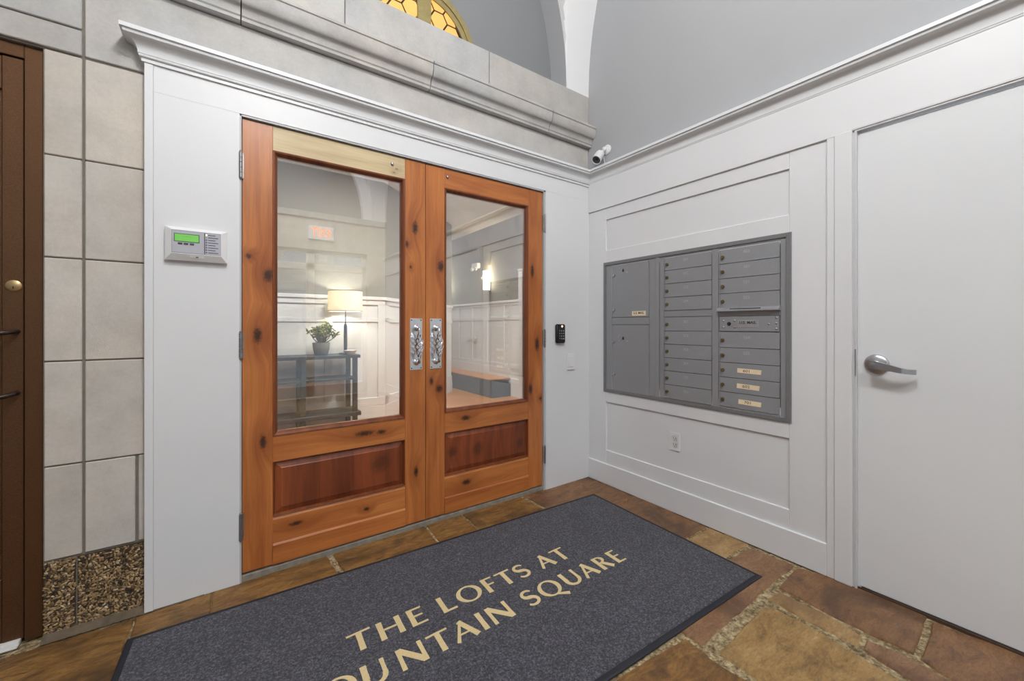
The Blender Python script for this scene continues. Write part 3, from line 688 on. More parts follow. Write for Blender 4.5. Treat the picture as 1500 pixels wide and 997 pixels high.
# ------------------------------------------------------------------ mailbox unit in the right wall
MBM = plain('mailbox_grey_metal', (145, 147, 151), 0.5, 0.2, var=0.05, scale=140, bump=0.08, bscale=500)
MBF = plain('mailbox_frame_metal', (124, 125, 128), 0.45, 0.25, var=0.05, scale=90)
MBE = plain('mailbox_edge_aluminium', (190, 191, 196), 0.35, 0.7, var=0.03)
BRASS = plain('tarnished_brass_lock', (134, 122, 88), 0.35, 0.9, var=0.2, scale=200)
NUM = plain('faded_number_print', (176, 177, 180), 0.6)
mb = root('mailbox_unit', (0.0, -0.768, 0.69), 'grey metal bank of apartment mailboxes set into the white panelled wall', 'mailboxes')
Y0, Y1, Z0, Z1 = -0.152, -1.386, 0.690, 1.652
bm = nb(); c = lambda m, x: [(x, Y0 - m, Z0 + m), (x, Y1 + m, Z0 + m), (x, Y1 + m, Z1 - m), (x, Y0 - m, Z1 - m)]
ring_loft(bm, [c(0, 0.0), c(0, -0.010), c(0.003, -0.013), c(0.022, -0.013), c(0.024, -0.004), c(0.028, 0.012)]); fin('outer_frame', bm, MBF, mb)
box('back_plate', 0.001, 0.005, Y1 + 0.004, Y0 - 0.004, Z0 + 0.004, Z1 - 0.004, MBF, mb)
def post(y0, y1, z0=Z0 + 0.022, z1=Z1 - 0.022, proud=0.009): return box('divider_post', -proud, 0.002, y0, y1, z0, z1, MBM, mb, 0.0015)
post(-0.228, -0.176, proud=0.0052); post(-0.600, -0.552, proud=0.006); post(-0.628, -0.602, proud=0.011); post(-0.661, -0.630, proud=0.005)
post(-1.017, -0.981, proud=0.008); post(-1.362, -1.337, proud=0.006)
def rail(y0, y1, z0, z1, proud=0.006): return box('divider_rail', -proud, 0.002, y0, y1, z0, z1, MBM, mb, 0.001)
rail(-0.551, -0.229, 1.190, 1.238); rail(-0.980, -0.662, 1.238, 1.279); rail(-1.336, -1.018, 1.234, 1.268)
rail(-0.551, -0.229, 1.622, 1.63); rail(-0.980, -0.662, 1.619, 1.63); rail(-1.336, -1.018, 1.617, 1.63); rail(-0.551, -0.229, 0.70, 0.708); rail(-0.980, -0.662, 0.700, 0.716); rail(-1.336, -1.018, 0.700, 0.721)
def lockbm(y, z, x=-0.0085):
    bm = nb(); lathe(bm, [(0.0105, 0), (0.0105, 0.006), (0.0085, 0.009), (0.0, 0.0095)], (x, y, z), (-1, 0, 0), 14, cap=False); return bm
LOCKME = None
def mdoor(y0, y1, z0, z1, num, lock=True, name='mailbox_door', tape=None):
    d = box(name, -0.0085, 0.002, y1 + 0.004, y0 - 0.006, z0 + 0.0022, z1 - 0.0022, MBM, mb, 0.0012)
    for e_ in ((-0.0095, 0.0, y0 - 0.0055, y0 - 0.0015, z0 + 0.002, z1 - 0.002), (-0.0095, 0.0, y1 + 0.0002, y1 + 0.0036, z0 + 0.002, z1 - 0.002), (-0.0105, -0.004, y1 + 0.004, y0 - 0.006, z0 + 0.001, z0 + 0.0035)):
        box('edge_trim', *e_, MBE, d)
    if lock: fin('cam_lock', lockbm(y0 - 0.023, (z0 + z1) / 2 - 0.004), BRASS, d, smooth=True)
    if num:
        fin('number', text_bm(num, 0.024, (-0.0088, (y0 + y1) / 2 + 0.005, (z0 + z1) / 2 + 0.012), ROT_R, 0.0003), NUM, d)
    if tape:
        ty0, ty1, tz0, tz1, tl, s = tape
        bm = nb(); prism(bm, [(-0.0088, ty0, tz0 + s), (-0.0088, ty1, tz0 - s), (-0.0088, ty1 - 0.003, tz1 - s), (-0.0088, ty0 - 0.002, tz1 + s)], (-0.0006, 0, 0))
        tp = fin('masking_tape', bm, TAPE, d, label='cream masking tape with a handwritten number')
        fin('handwriting', text_bm(tl, 0.021, (-0.0097, ty0 - 0.05, (tz0 + tz1) / 2), ROT_R, 0.0002, sx=1.25), INK, tp)
    return d
TAPE = plain('masking_tape', (232, 214, 182), 0.7, var=0.05, scale=60); INK = plain('pen_ink', (58, 52, 54), 0.7)
zc2 = [1.618, 1.536, 1.450, 1.363, 1.279]; n2 = ['201', '202', '203', '204']
for i in range(4): mdoor(-0.664, -0.979, zc2[i + 1], zc2[i], n2[i])
zl2 = [1.2365, 1.149, 1.064, 0.9775, 0.893, 0.8055, 0.717]; n2b = ['301', '302', '303', '304', '305', '306']
for i in range(6): mdoor(-0.664, -0.979, zl2[i + 1], zl2[i], n2b[i])
zc3 = [1.615, 1.533, 1.449, 1.3645, 1.279]; n3 = ['403', '404', '501', '503']
for i in range(4): mdoor(-1.020, -1.334, zc3[i + 1], zc3[i], n3[i])
zl3 = [1.147, 1.059, 0.9745, 0.891, 0.808, 0.724]; n3b = ['504', '505', '', '', '']
tapes = [None, None, (-1.123, -1.245, 0.920, 0.945, '601', 0.001), (-1.120, -1.236, 0.834, 0.860, '602', 0.001), (-1.129, -1.245, 0.748, 0.774, '701', 0.001)]
for i in range(5): mdoor(-1.020, -1.334, zl3[i + 1], zl3[i], n3b[i], tape=tapes[i])
# outgoing mail lip and master panel
bm = nb(); prism(bm, [(-0.008, -1.016, 1.283), (-0.030, -1.016, 1.268), (-0.030, -1.016, 1.262), (-0.003, -1.016, 1.258), (-0.003, -1.016, 1.283)], (0, -0.322, 0)); fin('outgoing_mail_lip', bm, MBE, mb)
box('outgoing_slot', -0.0242, -0.018, -1.25, -1.09, 1.273, 1.2765, BLACK, mb)
mp_ = box('master_panel', -0.0075, 0.002, -1.330, -1.024, 1.150, 1.232, MBM, mb, 0.001)
bm = nb()
for y_, z_ in ((-1.047, 1.209), (-1.047, 1.172), (-1.109, 1.209), (-1.109, 1.172), (-1.283, 1.190), (-1.318, 1.222), (-1.318, 1.194), (-1.318, 1.165)):
    b2 = nb(); lathe(b2, [(0.006, 0), (0.0052, 0.003), (0.0, 0.0045)], (-0.0075, y_, z_), (-1, 0, 0), 10, cap=False); fin('rivet', b2, STEEL, mp_, smooth='all')
bm.free()
bm = nb(); lathe(bm, [(0.011, 0), (0.010, 0.003), (0.0, 0.0032)], (-0.0075, -1.078, 1.191), (-1, 0, 0), 14, cap=False); fin('key_hole', bm, BLACK, mp_)
bm = nb(); bx(bm, -0.0092, -0.0070, -1.232, -1.124, 1.170, 1.211, 0.0008); pc = fin('placard', bm, MBE, mp_, label='silver embossed mail placard')
fin('placard_print', text_bm('U.S. MAIL', 0.022, (-0.0095, -1.178, 1.197), ROT_R, 0.0003, bold=0.0004), INK, pc)
# parcel lockers
for (z0, z1, tag) in ((1.239, 1.622, True), (0.709, 1.189, False)):
    d = box('parcel_door', -0.0075, 0.002, -0.547, -0.233, z0 + 0.003, z1 - 0.003, MBM, mb, 0.0015)
    for e_ in ((-0.2325, -0.229), (-0.551, -0.5475)): box('edge_trim', -0.0085, 0.0, e_[0], e_[1], z0 + 0.002, z1 - 0.002, MBE, d)
    hs = (z1 - z0)
    fin('cam_lock', lockbm(-0.252, z1 - 0.075 if tag else z1 - 0.125, -0.0075), STEEL, d, smooth=True); fin('cam_lock', lockbm(-0.252, z0 + 0.055 if tag else z0 + 0.12, -0.0075), STEEL, d, smooth=True)
    bm = nb(); prism(bm, [(-0.0076, -0.335 + 0.009 * math.cos(a) * (0.75 if math.sin(a) > 0 else 1), (z1 - 0.048 if tag else z1 - 0.10) + (0.014 if math.sin(a) > 0 else 0.009) * math.sin(a)) for a in [2 * PI * k / 16 for k in range(16)]], (-0.001, 0, 0)); fin('key_hole', bm, BLACK, d)
    zc = z1 - 0.048 if tag else z1 - 0.10
    for dy in (-0.034, 0.034):
        for dz in (-0.016, 0.016):
            b2 = nb(); lathe(b2, [(0.0055, 0), (0.0045, 0.0025), (0.0, 0.0035)], (-0.0075, -0.335 + dy, zc + dz), (-1, 0, 0), 10, cap=False); fin('rivet', b2, STEEL, d, smooth='all')
    if tag:
        bm = nb(); bx(bm, -0.0088, -0.007, -0.525, -0.412, 1.250, 1.282, 0.0006); pc = fin('placard', bm, TAPE, d, label='cream printed mail label')
        fin('placard_print', text_bm('U.S. MAIL', 0.022, (-0.0091, -0.468, 1.268), ROT_R, 0.0002, bold=0.0004), INK, pc)

# ------------------------------------------------------------------ wall devices
# alarm annunciator panel
an = root('alarm_panel', (-2.4245, 0.0, 1.457), 'white fire alarm annunciator with a green lit display on the white surround', 'alarm panel')
PLW = plain('device_white_plastic', (222, 223, 225), 0.4, var=0.01)
bm = nb(); c = lambda l, r, b, t, y: [(-2.531 + l, y, 1.457 + b), (-2.318 - r, y, 1.457 + b), (-2.318 - r, y, 1.598 - t), (-2.531 + l, y, 1.598 - t)]
ring_loft(bm, [c(0, 0, 0.004, 0, 0.0), c(0, 0, 0.0, 0, -0.018), c(0.022, 0.022, 0.027, 0.014, -0.034)], cap0=True, cap1=True); fin('housing', bm, PLW, an)
FACE = plain('annunciator_face', (176, 178, 188), 0.45, var=0.02)
fc = box('face_plate', -2.507, -2.343, -0.0352, -0.033, 1.489, 1.581, FACE, an)
bm = nb(); bx(bm, -2.508, -2.342, -0.0349, -0.033, 1.4878, 1.5822); fin('face_gasket', bm, plain('dark_gasket', (88, 86, 94), 0.6), an)
bm = nb(); bx(bm, -2.5005, -2.4155, -0.0358, -0.035, 1.534, 1.569); lf = fin('display_bezel', bm, plain('lcd_bezel', (74, 98, 70), 0.4), fc)
lcd = box('lcd_screen', -2.4975, -2.4185, -0.0362, -0.0355, 1.537, 1.566, emit('green_lcd', (112, 190, 84), 0.14), fc)
DK = plain('printed_dark_text', (70, 68, 84), 0.7)
fin('display_text', text_bm('-- ----- --', 0.009, (-2.458, -0.0365, 1.5575), ROT_F, 0.0001), plain('lcd_text', (40, 96, 30), 0.6), lcd)
for k in range(3): box('button', -2.4875 + k * 0.0195, -2.473 + k * 0.0195, -0.0372, -0.035, 1.5225, 1.5305, DK, fc, 0.0006)
box('divider', -2.3995, -2.3965, -0.0358, -0.035, 1.490, 1.580, DK, fc)
for k in range(8):
    z = 1.572 - k * 0.0108
    col = [(250, 244, 225), (150, 150, 100)][0 if k == 0 else 1] if k < 2 else (92, 96, 110)
    box('indicator', -2.3945, -2.3895, -0.0362, -0.035, z - 0.003, z + 0.003, emit('led_lit', (250, 244, 225), 0.8) if k == 0 else plain('led_unlit', col, 0.3), fc)
    box('indicator_caption', -2.3865, -2.3865 + (0.036 if k % 2 else 0.026), -0.0356, -0.035, z - 0.0016, z + 0.0016, DK, fc)
bm = nb(); prism(bm, [(-2.448, -0.0262, 1.4705), (-2.400, -0.0262, 1.4705), (-2.400, -0.0318, 1.4795), (-2.448, -0.0318, 1.4795)], (0, -0.0006, 0)); stk = fin('sticker', bm, plain('sticker_white', (240, 240, 240), 0.5), an)
box('sticker_mark', -2.428, -2.420, -0.0302, -0.028, 1.472, 1.478, DK, stk)
# keypad
kp = root('keypad_reader', (-0.318, 0.0, 1.053), 'black access keypad with white number keys beside the right wooden door', 'keypad')
kx0, kx1 = -0.362, -0.276
bm = nb(); bx(bm, kx0, kx1, -0.026, 0.0, 1.053, 1.192, 0.007, 3); fin('housing', bm, BLACK, kp, smooth=True)
for r_ in range(4):
    for c_ in range(3):
        s_ = '123456789*0#'[r_ * 3 + c_]
        k_ = box('key', kx0 + 0.017 + c_ * 0.0185, kx0 + 0.0315 + c_ * 0.0185, -0.029, -0.025, 1.1365 - r_ * 0.019, 1.1485 - r_ * 0.019, BLACK, kp, 0.001)
        fin('key_number', text_bm(s_, 0.013, (kx0 + 0.02425 + c_ * 0.0185, -0.0292, 1.1425 - r_ * 0.019), ROT_F, 0.0002, bold=0.0003), PLW, k_)
bm = nb(); lathe(bm, [(0.009, 0), (0.007, 0.003), (0.0, 0.004)], (-0.312, -0.026, 1.176), (0, -1, 0), 16, cap=False); fin('glowing_logo_dot', bm, emit('red_white_logo_glow', (250, 205, 195), 0.7), kp)  # red and white logo dot, its glow put in by emission
# blank plate
bp = root('wall_switch', (-0.209, 0.0, 0.85), 'small white rocker switch plate below the black keypad', 'switch')
box('cover_plate', -0.247, -0.171, -0.011, 0.0, 0.85, 0.972, PLW, bp, 0.003, 2); box('rocker', -0.228, -0.190, -0.015, -0.010, 0.872, 0.948, PLW, bp, 0.002)
# duplex outlet on the right wall
ot = root('power_outlet', (0.006, -0.735, 0.387), 'white duplex power outlet in the lower panel under the mailboxes', 'outlet')
box('cover_plate', 0.000, 0.0065, -0.772, -0.698, 0.387, 0.503, PLW, ot, 0.002, 2)
for z in (0.425, 0.465):
    s_ = box('socket', -0.0025, 0.002, -0.752, -0.718, z - 0.0145, z + 0.0145, PLW, ot, 0.003, 2)
    bm = nb(); bx(bm, -0.0029, -0.002, -0.744, -0.741, z - 0.002, z + 0.008); bx(bm, -0.0029, -0.002, -0.729, -0.726, z - 0.002, z + 0.008); cyl(bm, (-0.0029, -0.735, z - 0.008), (-0.002, -0.735, z - 0.008), 0.003, n=8)
    fin('slots', bm, BLACK, s_)
# security camera above the crown in the corner
sc = root('security_camera', (RX, -0.135, 2.50), 'small white bullet security camera mounted in the corner above the crown moulding', 'camera')
axis = (Vector((-0.072, -0.140, 2.418)) - Vector((0.0, -0.125, 2.500))).normalized(); lc = Vector((-0.070, -0.139, 2.419)); bc = lc - axis * 0.085
bm = nb(); lathe(bm, [(0.027, 0.0), (0.032, 0.008), (0.034, 0.022), (0.034, 0.078), (0.0355, 0.080), (0.0355, 0.094), (0.031, 0.094), (0.030, 0.085), (0.0, 0.085)], bc, axis, 28, cap=True); fin('body', bm, PLW, sc, smooth=True)
bm = nb(); lathe(bm, [(0.030, 0.086), (0.030, 0.089), (0.014, 0.089), (0.012, 0.0865), (0.0, 0.0865)], bc, axis, 24, cap=False); ln = fin('lens_face', bm, plain('lens_face_dark', (58, 57, 58), 0.35), sc, smooth=True)
bm = nb(); lathe(bm, [(0.0115, 0.0868), (0.009, 0.0905), (0.0, 0.092)], bc, axis, 18, cap=False); fin('lens', bm, plain('lens_glass', (14, 14, 18), 0.08), ln, smooth='all')
bm = nb(); lathe(bm, [(0.036, 0.0), (0.036, 0.008), (0.026, 0.014), (0.014, 0.018)], (RX, -0.165, 2.505), (-1, 0, 0), 24); sphere(bm, (RX - 0.024, -0.158, 2.505), 0.02, 14, 10); tube(bm, [(RX - 0.024, -0.158, 2.505), bc + axis * 0.02 + Vector((0.01, -0.01, 0.01))], 0.012, 10); fin('mount', bm, PLW, sc, smooth=True)
bm = nb(); tube(bm, [bc + axis * 0.03 + Vector((0.012, -0.028, -0.01)), (RX - 0.03, -0.15, 2.455), (RX - 0.012, -0.148, 2.42), (RX - 0.008, -0.15, 2.372)], 0.003, 6); fin('cable', bm, PLW, sc, smooth=True)

# ------------------------------------------------------------------ door mat with lettering
mt = root('door_mat', (-2.626, -0.155, 0.0), 'large charcoal blue entrance mat with cream lettering on the flagstones', 'mat')
th = math.radians(-2.35); ex = Vector((math.cos(th), math.sin(th), 0)); ey = Vector((-math.sin(th), math.cos(th), 0)); O = Vector((-2.626, -0.155, 0))
def mp(u, v, z=0.0): return O + ex * u + ey * v + Vector((0, 0, z))
def mat_mat():
    m = M('mat_pile'); m.set(0.95, 0, 0.15); v = m.coord()
    a = m.noise(v, 130, 5, 0.9); b = m.noise(v, 9, 5, 0.7); c = m.noise(v, 700, 2)
    col = m.ramp(a, [(0.36, lin((22, 22, 28))), (0.5, lin((58, 58, 67))), (0.62, lin((120, 120, 132)))])
    col = m.mix(0.6, col, m.ramp(b, [(0.3, (0.8, 0.8, 0.8, 1)), (0.7, (1.15, 1.15, 1.15, 1))]), 'MULTIPLY')
    m.col(col); m.bump(m.math('ADD', a, c), 0.9, 0.004); m.b.inputs['Sheen Weight'].default_value = 0.15; return m.m
PILE = mat_mat(); RUB = plain('mat_rubber_border', (30, 30, 38), 0.7, var=0.1, scale=30)
MW, MH = 2.405, 1.107
bm = nb(); c = lambda m, z: [mp(m, -m, z), mp(MW - m, -m, z), mp(MW - m, -MH + m, z), mp(m, -MH + m, z)]
ring_loft(bm, [c(0, 0.0), c(0, 0.004), c(0.006, 0.0065), c(0.03, 0.0065)], cap0=True, cap1=True); fin('rubber_border', bm, RUB, mt)
bm = nb(); ring_loft(bm, [c(0.022, 0.003), c(0.023, 0.0085), c(0.027, 0.0105)], cap0=True, cap1=True); fin('pile', bm, PILE, mt)
def pile_cream():
    m = M('mat_lettering'); m.set(0.95, 0, 0.1); v = m.coord(); a = m.noise(v, 420, 3, 0.8)
    m.col(m.ramp(a, [(0.3, lin((196, 172, 122))), (0.6, lin((232, 212, 166)))])); m.bump(a, 0.8, 0.003); return m.m
CREAM = pile_cream()
# flared roman capitals, cap height 1: each glyph is a list of polygons
TK, TN = 0.225, 0.095
def st(x0, y0, x1, y1, w0, w1=None, flare=0.02):
    """stroke with slightly flared ends"""
    w1 = w0 if w1 is None else w1
    a = Vector((x0, y0)); b = Vector((x1, y1)); d = (b - a).normalized(); n = Vector((-d.y, d.x)); m = (a + b) / 2
    wm = (w0 + w1) / 2 - flare
    return [a + n * w0 / 2, m + n * wm / 2, b + n * w1 / 2, b - n * w1 / 2, m - n * wm / 2, a - n * w0 / 2]
def arcband(cx, cy, rx, ry, wx, wy, a0, a1, n=26):
    out, inn = [], []
    for k in range(n + 1):
        a = math.radians(a0 + (a1 - a0) * k / n); out.append((cx + rx * math.cos(a), cy + ry * math.sin(a))); inn.append((cx + (rx - wx) * math.cos(a), cy + (ry - wy) * math.sin(a)))
    return [[out[k], out[k + 1], inn[k + 1], inn[k]] for k in range(n)]
def pathband(pts, ws):
    pts = [Vector(p) for p in pts]; L, R_ = [], []
    for i, p in enumerate(pts):
        t = (pts[min(i + 1, len(pts) - 1)] - pts[max(i - 1, 0)]).normalized(); n = Vector((-t.y, t.x)); L.append(p + n * ws[i] / 2); R_.append(p - n * ws[i] / 2)
    return [[L[i], L[i + 1], R_[i + 1], R_[i]] for i in range(len(pts) - 1)]
def spath(wd):
    pts = []; ws = []
    for k in range(13):
        a = math.radians(30 + (270 - 30) * k / 12); pts.append((wd * 0.5 + wd * 0.40 * math.cos(a), 0.74 + 0.215 * math.sin(a))); ws.append(0.09 + 0.11 * (k / 12))
    for k in range(1, 13):
        a = math.radians(90 - (240) * k / 12); pts.append((wd * 0.48 + wd * 0.43 * math.cos(a), 0.28 + 0.235 * math.sin(a) + 0.0)); ws.append(0.20 - 0.10 * (k / 12))
    return pathband(pts, ws)
def glyph(ch, w):
    if ch == 'T': return [st(w / 2, 0, w / 2, 1, TK), st(0, 0.935, w, 0.965, TN, TN, 0)]
    if ch == 'H': return [st(TK / 2, 0, TK / 2, 1, TK), st(w - TK / 2, 0, w - TK / 2, 1, TK), st(TK, 0.51, w - TK, 0.51, TN, flare=0)]
    if ch in 'EF':
        g = [st(TK / 2, 0, TK / 2, 1, TK), st(TK * 0.5, 0.95, w, 0.955, TN, flare=0), st(TK * 0.5, 0.53, w * 0.92, 0.53, TN, flare=0)]
        return g + ([st(TK * 0.5, 0.05, w * 1.04, 0.05, TN, flare=0)] if ch == 'E' else [])
    if ch == 'L': return [st(TK / 2, 0, TK / 2, 1, TK), st(TK * 0.5, 0.05, w, 0.055, TN + 0.01, flare=0)]
    if ch in 'OQ':
        g = arcband(w / 2, 0.5, w / 2, 0.53, 0.21, 0.085, 0, 360, 44)
        return g + ([st(w * 0.56, 0.02, w * 1.02, -0.24, 0.10, 0.19, 0)] if ch == 'Q' else [])
    if ch == 'S': return spath(w)
    if ch == 'A': return [st(0.075, 0, w * 0.53, 1.0, 0.15, 0.10, 0), st(w - 0.10, 0, w * 0.47, 1.0, 0.24, 0.22, 0.01), st(w * 0.22, 0.33, w * 0.75, 0.33, 0.08, flare=0)]
    if ch == 'U':
        return [st(TK / 2, 0.36, TK / 2, 1, TK), st(w - 0.09, 0.36, w - 0.09, 1, 0.16)] + arcband(w / 2, 0.38, w / 2, 0.40, 0.19, 0.13, 180, 360, 22)
    if ch == 'N': return [st(0.085, 0, 0.085, 1, 0.17), st(w - 0.085, 0, w - 0.085, 1, 0.17), st(0.10, 0.95, w - 0.11, 0.06, 0.24, 0.24, 0)]
    if ch == 'I': return [st(TK / 2, 0, TK / 2, 1, TK)]
    if ch == 'R': return [st(TK / 2, 0, TK / 2, 1, TK)] + arcband(w * 0.42, 0.74, w * 0.48, 0.255, 0.18, 0.085, -90, 90, 16) + [st(TK * 0.5, 0.955, w * 0.45, 0.955, 0.08, flare=0), st(TK * 0.5, 0.525, w * 0.45, 0.525, 0.08, flare=0), st(w * 0.42, 0.55, w * 0.98, 0.0, 0.19, 0.23, 0)]
def lay(line, base, slope, u0, cap):
    for ch, u, wd in line:
        g = glyph(ch, wd / cap); bm = nb(); v0 = base + (u - u0) * slope
        for kk, poly in enumerate(g):
            P = [mp(u + p[0] * cap, v0 + p[1] * cap + p[0] * cap * slope, 0.0095 + (kk % 7) * 0.00006) for p in poly]
            try: prism(bm, P, (0, 0, 0.0018))
            except ValueError: pass
        fin('letter', bm, CREAM, mt)
lay([('T', .689, .087), ('H', .798, .093), ('E', .919, .062), ('L', 1.051, .062), ('O', 1.132, .116), ('F', 1.268, .056), ('T', 1.342, .083), ('S', 1.440, .066), ('A', 1.568, .095), ('T', 1.676, .085)], -0.541, 0.034, 0.73, 0.099)
lay([('F', .500, .056), ('O', .572, .112), ('U', .700, .082), ('N', .823, .096), ('T', .937, .087), ('A', 1.028, .100), ('I', 1.147, .022), ('N', 1.194, .098), ('S', 1.366, .066), ('Q', 1.451, .113), ('U', 1.592, .088), ('A', 1.696, .095), ('R', 1.812, .070), ('E', 1.914, .056)], -0.711, 0.033, 0.827, 0.099)

# ------------------------------------------------------------------ the lobby beyond the glass
OAK = wood('oak_floor', (204, 140, 72), (164, 102, 46), 'y', seed=31, rough=0.35)
box('floor_lobby', -4.2, 4.2, 0.24, 8.6, -0.1, 0.0, OAK, None, label='honey oak boarded floor of the lobby behind the glass doors', cat='floor', kind='structure')
LOBW = plain('lobby_wall_paint', (134, 131, 125), 0.8, var=0.02, scale=2)
LW = 1.53
wlb = root('wall_lobby', (-1.9, 2.9, 0), 'white wainscot wall with grey plaster above at the back of the lobby', 'wall', kind='structure')
box('plaster', -4.2, -0.674, 2.895, 3.0, LW, 3.2, LOBW, wlb)
box('wainscot_field', -4.2, -0.674, 2.9, 3.0, 0, LW, WHITE, wlb)
box('cap_rail', -4.2, -0.66, 2.868, 2.9, LW - 0.03, LW + 0.012, WHITE, wlb, 0.004); box('baseboard', -4.2, -0.672, 2.884, 2.9, 0, 0.18, WHITE, wlb, 0.003)
box('rail', -4.2, -0.675, 2.888, 2.901, 1.225, 1.275, WHITE, wlb, 0.004); box('rail', -4.2, -0.675, 2.884, 2.901, 0.18, 0.285, WHITE, wlb, 0.004); box('rail', -4.2, -0.675, 2.884, 2.901, 1.44, 1.50, WHITE, wlb, 0.002)
for x in (-0.72, -1.34, -1.96, -2.58, -3.2): box('stile', x - 0.045, x + 0.045, 2.886, 2.901, 0.18, 1.50, WHITE, wlb, 0.002)
# angled wall
wla = root('wall_lobby_angled', (-0.3, 3.3, 0), 'white wainscot return wall angling away behind the console table', 'wall', kind='structure')
A0 = Vector((-0.674, 2.9, 0)); dirv = Vector((1, 0.86, 0)).normalized(); nrm = Vector((dirv.y, -dirv.x, 0))
def angbox(name, s0, s1, z0, z1, out, mat):
    bm = nb(); a = A0 + dirv * s0; b = A0 + dirv * s1
    prism(bm, [a + nrm * out + Vector((0, 0, z0)), b + nrm * out + Vector((0, 0, z0)), b - nrm * 0.08 + Vector((0, 0, z0)), a - nrm * 0.08 + Vector((0, 0, z0))], (0, 0, z1 - z0)); fin(name, bm, mat, wla)
LE = 2.2
angbox('plaster', 0, LE, LW, 3.2, 0.0, LOBW); angbox('wainscot_field', 0, LE, 0, LW, -0.006, WHITE); angbox('cap_rail', 0, LE, LW - 0.03, LW + 0.012, 0.028, WHITE); angbox('baseboard', 0, LE, 0, 0.18, 0.014, WHITE)
for z0, z1 in ((0.18, 0.285), (1.225, 1.275), (1.44, 1.50)): angbox('rail', 0, LE, z0, z1, 0.008, WHITE)
for s in (0.0, 0.62, 1.24, 1.86): angbox('stile', s, s + 0.09, 0.18, 1.5, 0.008, WHITE)
# platform with a slate-blue side, wainscot wall on it
SLATE = plain('slate_blue_paint', (48, 60, 72), 0.5, var=0.05, scale=8)
pf = root('floor_platform', (1.5, 5, 0), 'raised oak landing with dark slate blue painted sides', 'landing', kind='structure')
box('riser', 1.20, 1.24, 3.36, 8.5, 0, 0.285, SLATE, pf)
bm = nb(); prism(bm, [(1.20, 3.32, 0), (1.60, 3.32, 0), (1.60, 3.32, 0.20), (1.20, 3.32, 0.285)], (0, 0.04, 0)); fin('front_stringer', bm, SLATE, pf)
box('landing_top', 1.20, 1.60, 3.36, 8.5, 0.285, 0.30, OAK, pf)
wlr = root('wall_lobby_right', (1.6, 5.5, 0.3), 'white wainscot wall with grey plaster and a wall sconce above the landing', 'wall', kind='structure')
box('plaster', 1.60, 1.72, 0.24, 8.5, 1.60, 3.0, LOBW, wlr); box('wainscot_field', 1.60, 1.72, 0.24, 8.5, 0.0, 1.60, WHITE, wlr); box('cap_rail', 1.57, 1.60, 0.24, 8.5, 1.575, 1.615, WHITE, wlr, 0.004)
box('baseboard', 1.58, 1.60, 3.36, 8.5, 0.30, 0.46, WHITE, wlr, 0.003); box('baseboard', 1.58, 1.60, 0.24, 3.32, 0.0, 0.30, WHITE, wlr, 0.003)
for z0, z1 in ((0.46, 0.53), (1.28, 1.34), (1.53, 1.575)): box('rail', 1.587, 1.60, 0.24, 8.5, z0, z1, WHITE, wlr, 0.002)
for k in range(12): box('stile', 1.585, 1.60, 0.81 + k * 0.55 - 0.04, 0.81 + k * 0.55 + 0.04, 0.46, 1.575, WHITE, wlr, 0.002)
bm = nb(); bx(bm, -4.3, -4.2, 0.24, 8.6, 0, 3.2); bx(bm, -4.3, 4.2, 8.5, 8.6, 0, 3.2); bx(bm, 4.2, 4.3, 0.0, 8.6, 0, 3.2); bx(bm, 0.3, 4.2, 0.1, 0.24, 0, 3.2)
fin('wall_lobby_outer', bm, LOBW, None, label='grey outer walls enclosing the lobby', cat='wall', kind='structure')
box('ceiling_lobby', -4.3, 4.3, 0.24, 8.6, 3.0, 3.1, plain('lobby_ceiling', (196, 196, 194), 0.8), None, label='flat pale lobby ceiling behind the doors', cat='ceiling', kind='structure')
# console table
ct = root('console_table', (-1.66, 2.66, 0), 'dark slate console table with open shelves against the lobby wainscot', 'table')
TBL = plain('charcoal_table_paint', (36, 40, 44), 0.45, var=0.06, scale=14)
box('table_top', -2.24, -1.085, 2.48, 2.86, 0.820, 0.855, TBL, ct, 0.003)
for x in (-2.20, -1.66, -1.135):
    for y in (2.50, 2.815): box('leg', x - 0.024, x + 0.024, y, y + 0.045, 0, 0.82, TBL, ct, 0.002)
box('shelf', -2.20, -1.13, 2.51, 2.85, 0.575, 0.60, TBL, ct, 0.002); box('bottom_shelf', -2.23, -1.075, 2.485, 2.86, 0.17, 0.215, TBL, ct, 0.003)
# table lamp
tl = root('table_lamp', (-1.205, 2.66, 0.855), 'lit table lamp with a cream drum shade standing on the console table', 'lamp')
def shade_mat():
    m = bpy.data.materials.new('linen_shade'); m.use_nodes = True; t = m.node_tree; n = t.nodes; n.remove(n['Principled BSDF']); o = n['Material Output']
    d = n.new('ShaderNodeBsdfDiffuse'); d.inputs[0].default_value = lin((244, 238, 226)); tr = n.new('ShaderNodeBsdfTranslucent'); tr.inputs[0].default_value = lin((250, 244, 230)); mx = n.new('ShaderNodeMixShader'); mx.inputs[0].default_value = 0.55
    nz = n.new('ShaderNodeTexNoise'); nz.inputs['Scale'].default_value = 60; bp_ = n.new('ShaderNodeBump'); bp_.inputs['Strength'].default_value = 0.15; t.links.new(nz.outputs[0], bp_.inputs['Height']); t.links.new(bp_.outputs[0], d.inputs['Normal'])
    t.links.new(d.outputs[0], mx.inputs[1]); t.links.new(tr.outputs[0], mx.inputs[2]); t.links.new(mx.outputs[0], o.inputs[0]); return m
bm = nb(); lathe(bm, [(0.184, 1.345), (0.184, 1.578), (0.181, 1.578), (0.181, 1.345), (0.184, 1.345)], (-1.205, 2.66, 0), n=40, cap=False); sh = fin('lamp_shade', bm, shade_mat(), tl, smooth=True)
bm = nb()
for z in (1.345, 1.573): lathe(bm, [(0.1855, z), (0.1855, z + 0.007), (0.183, z + 0.007), (0.183, z), (0.1855, z)], (-1.205, 2.66, 0), n=40, cap=False)
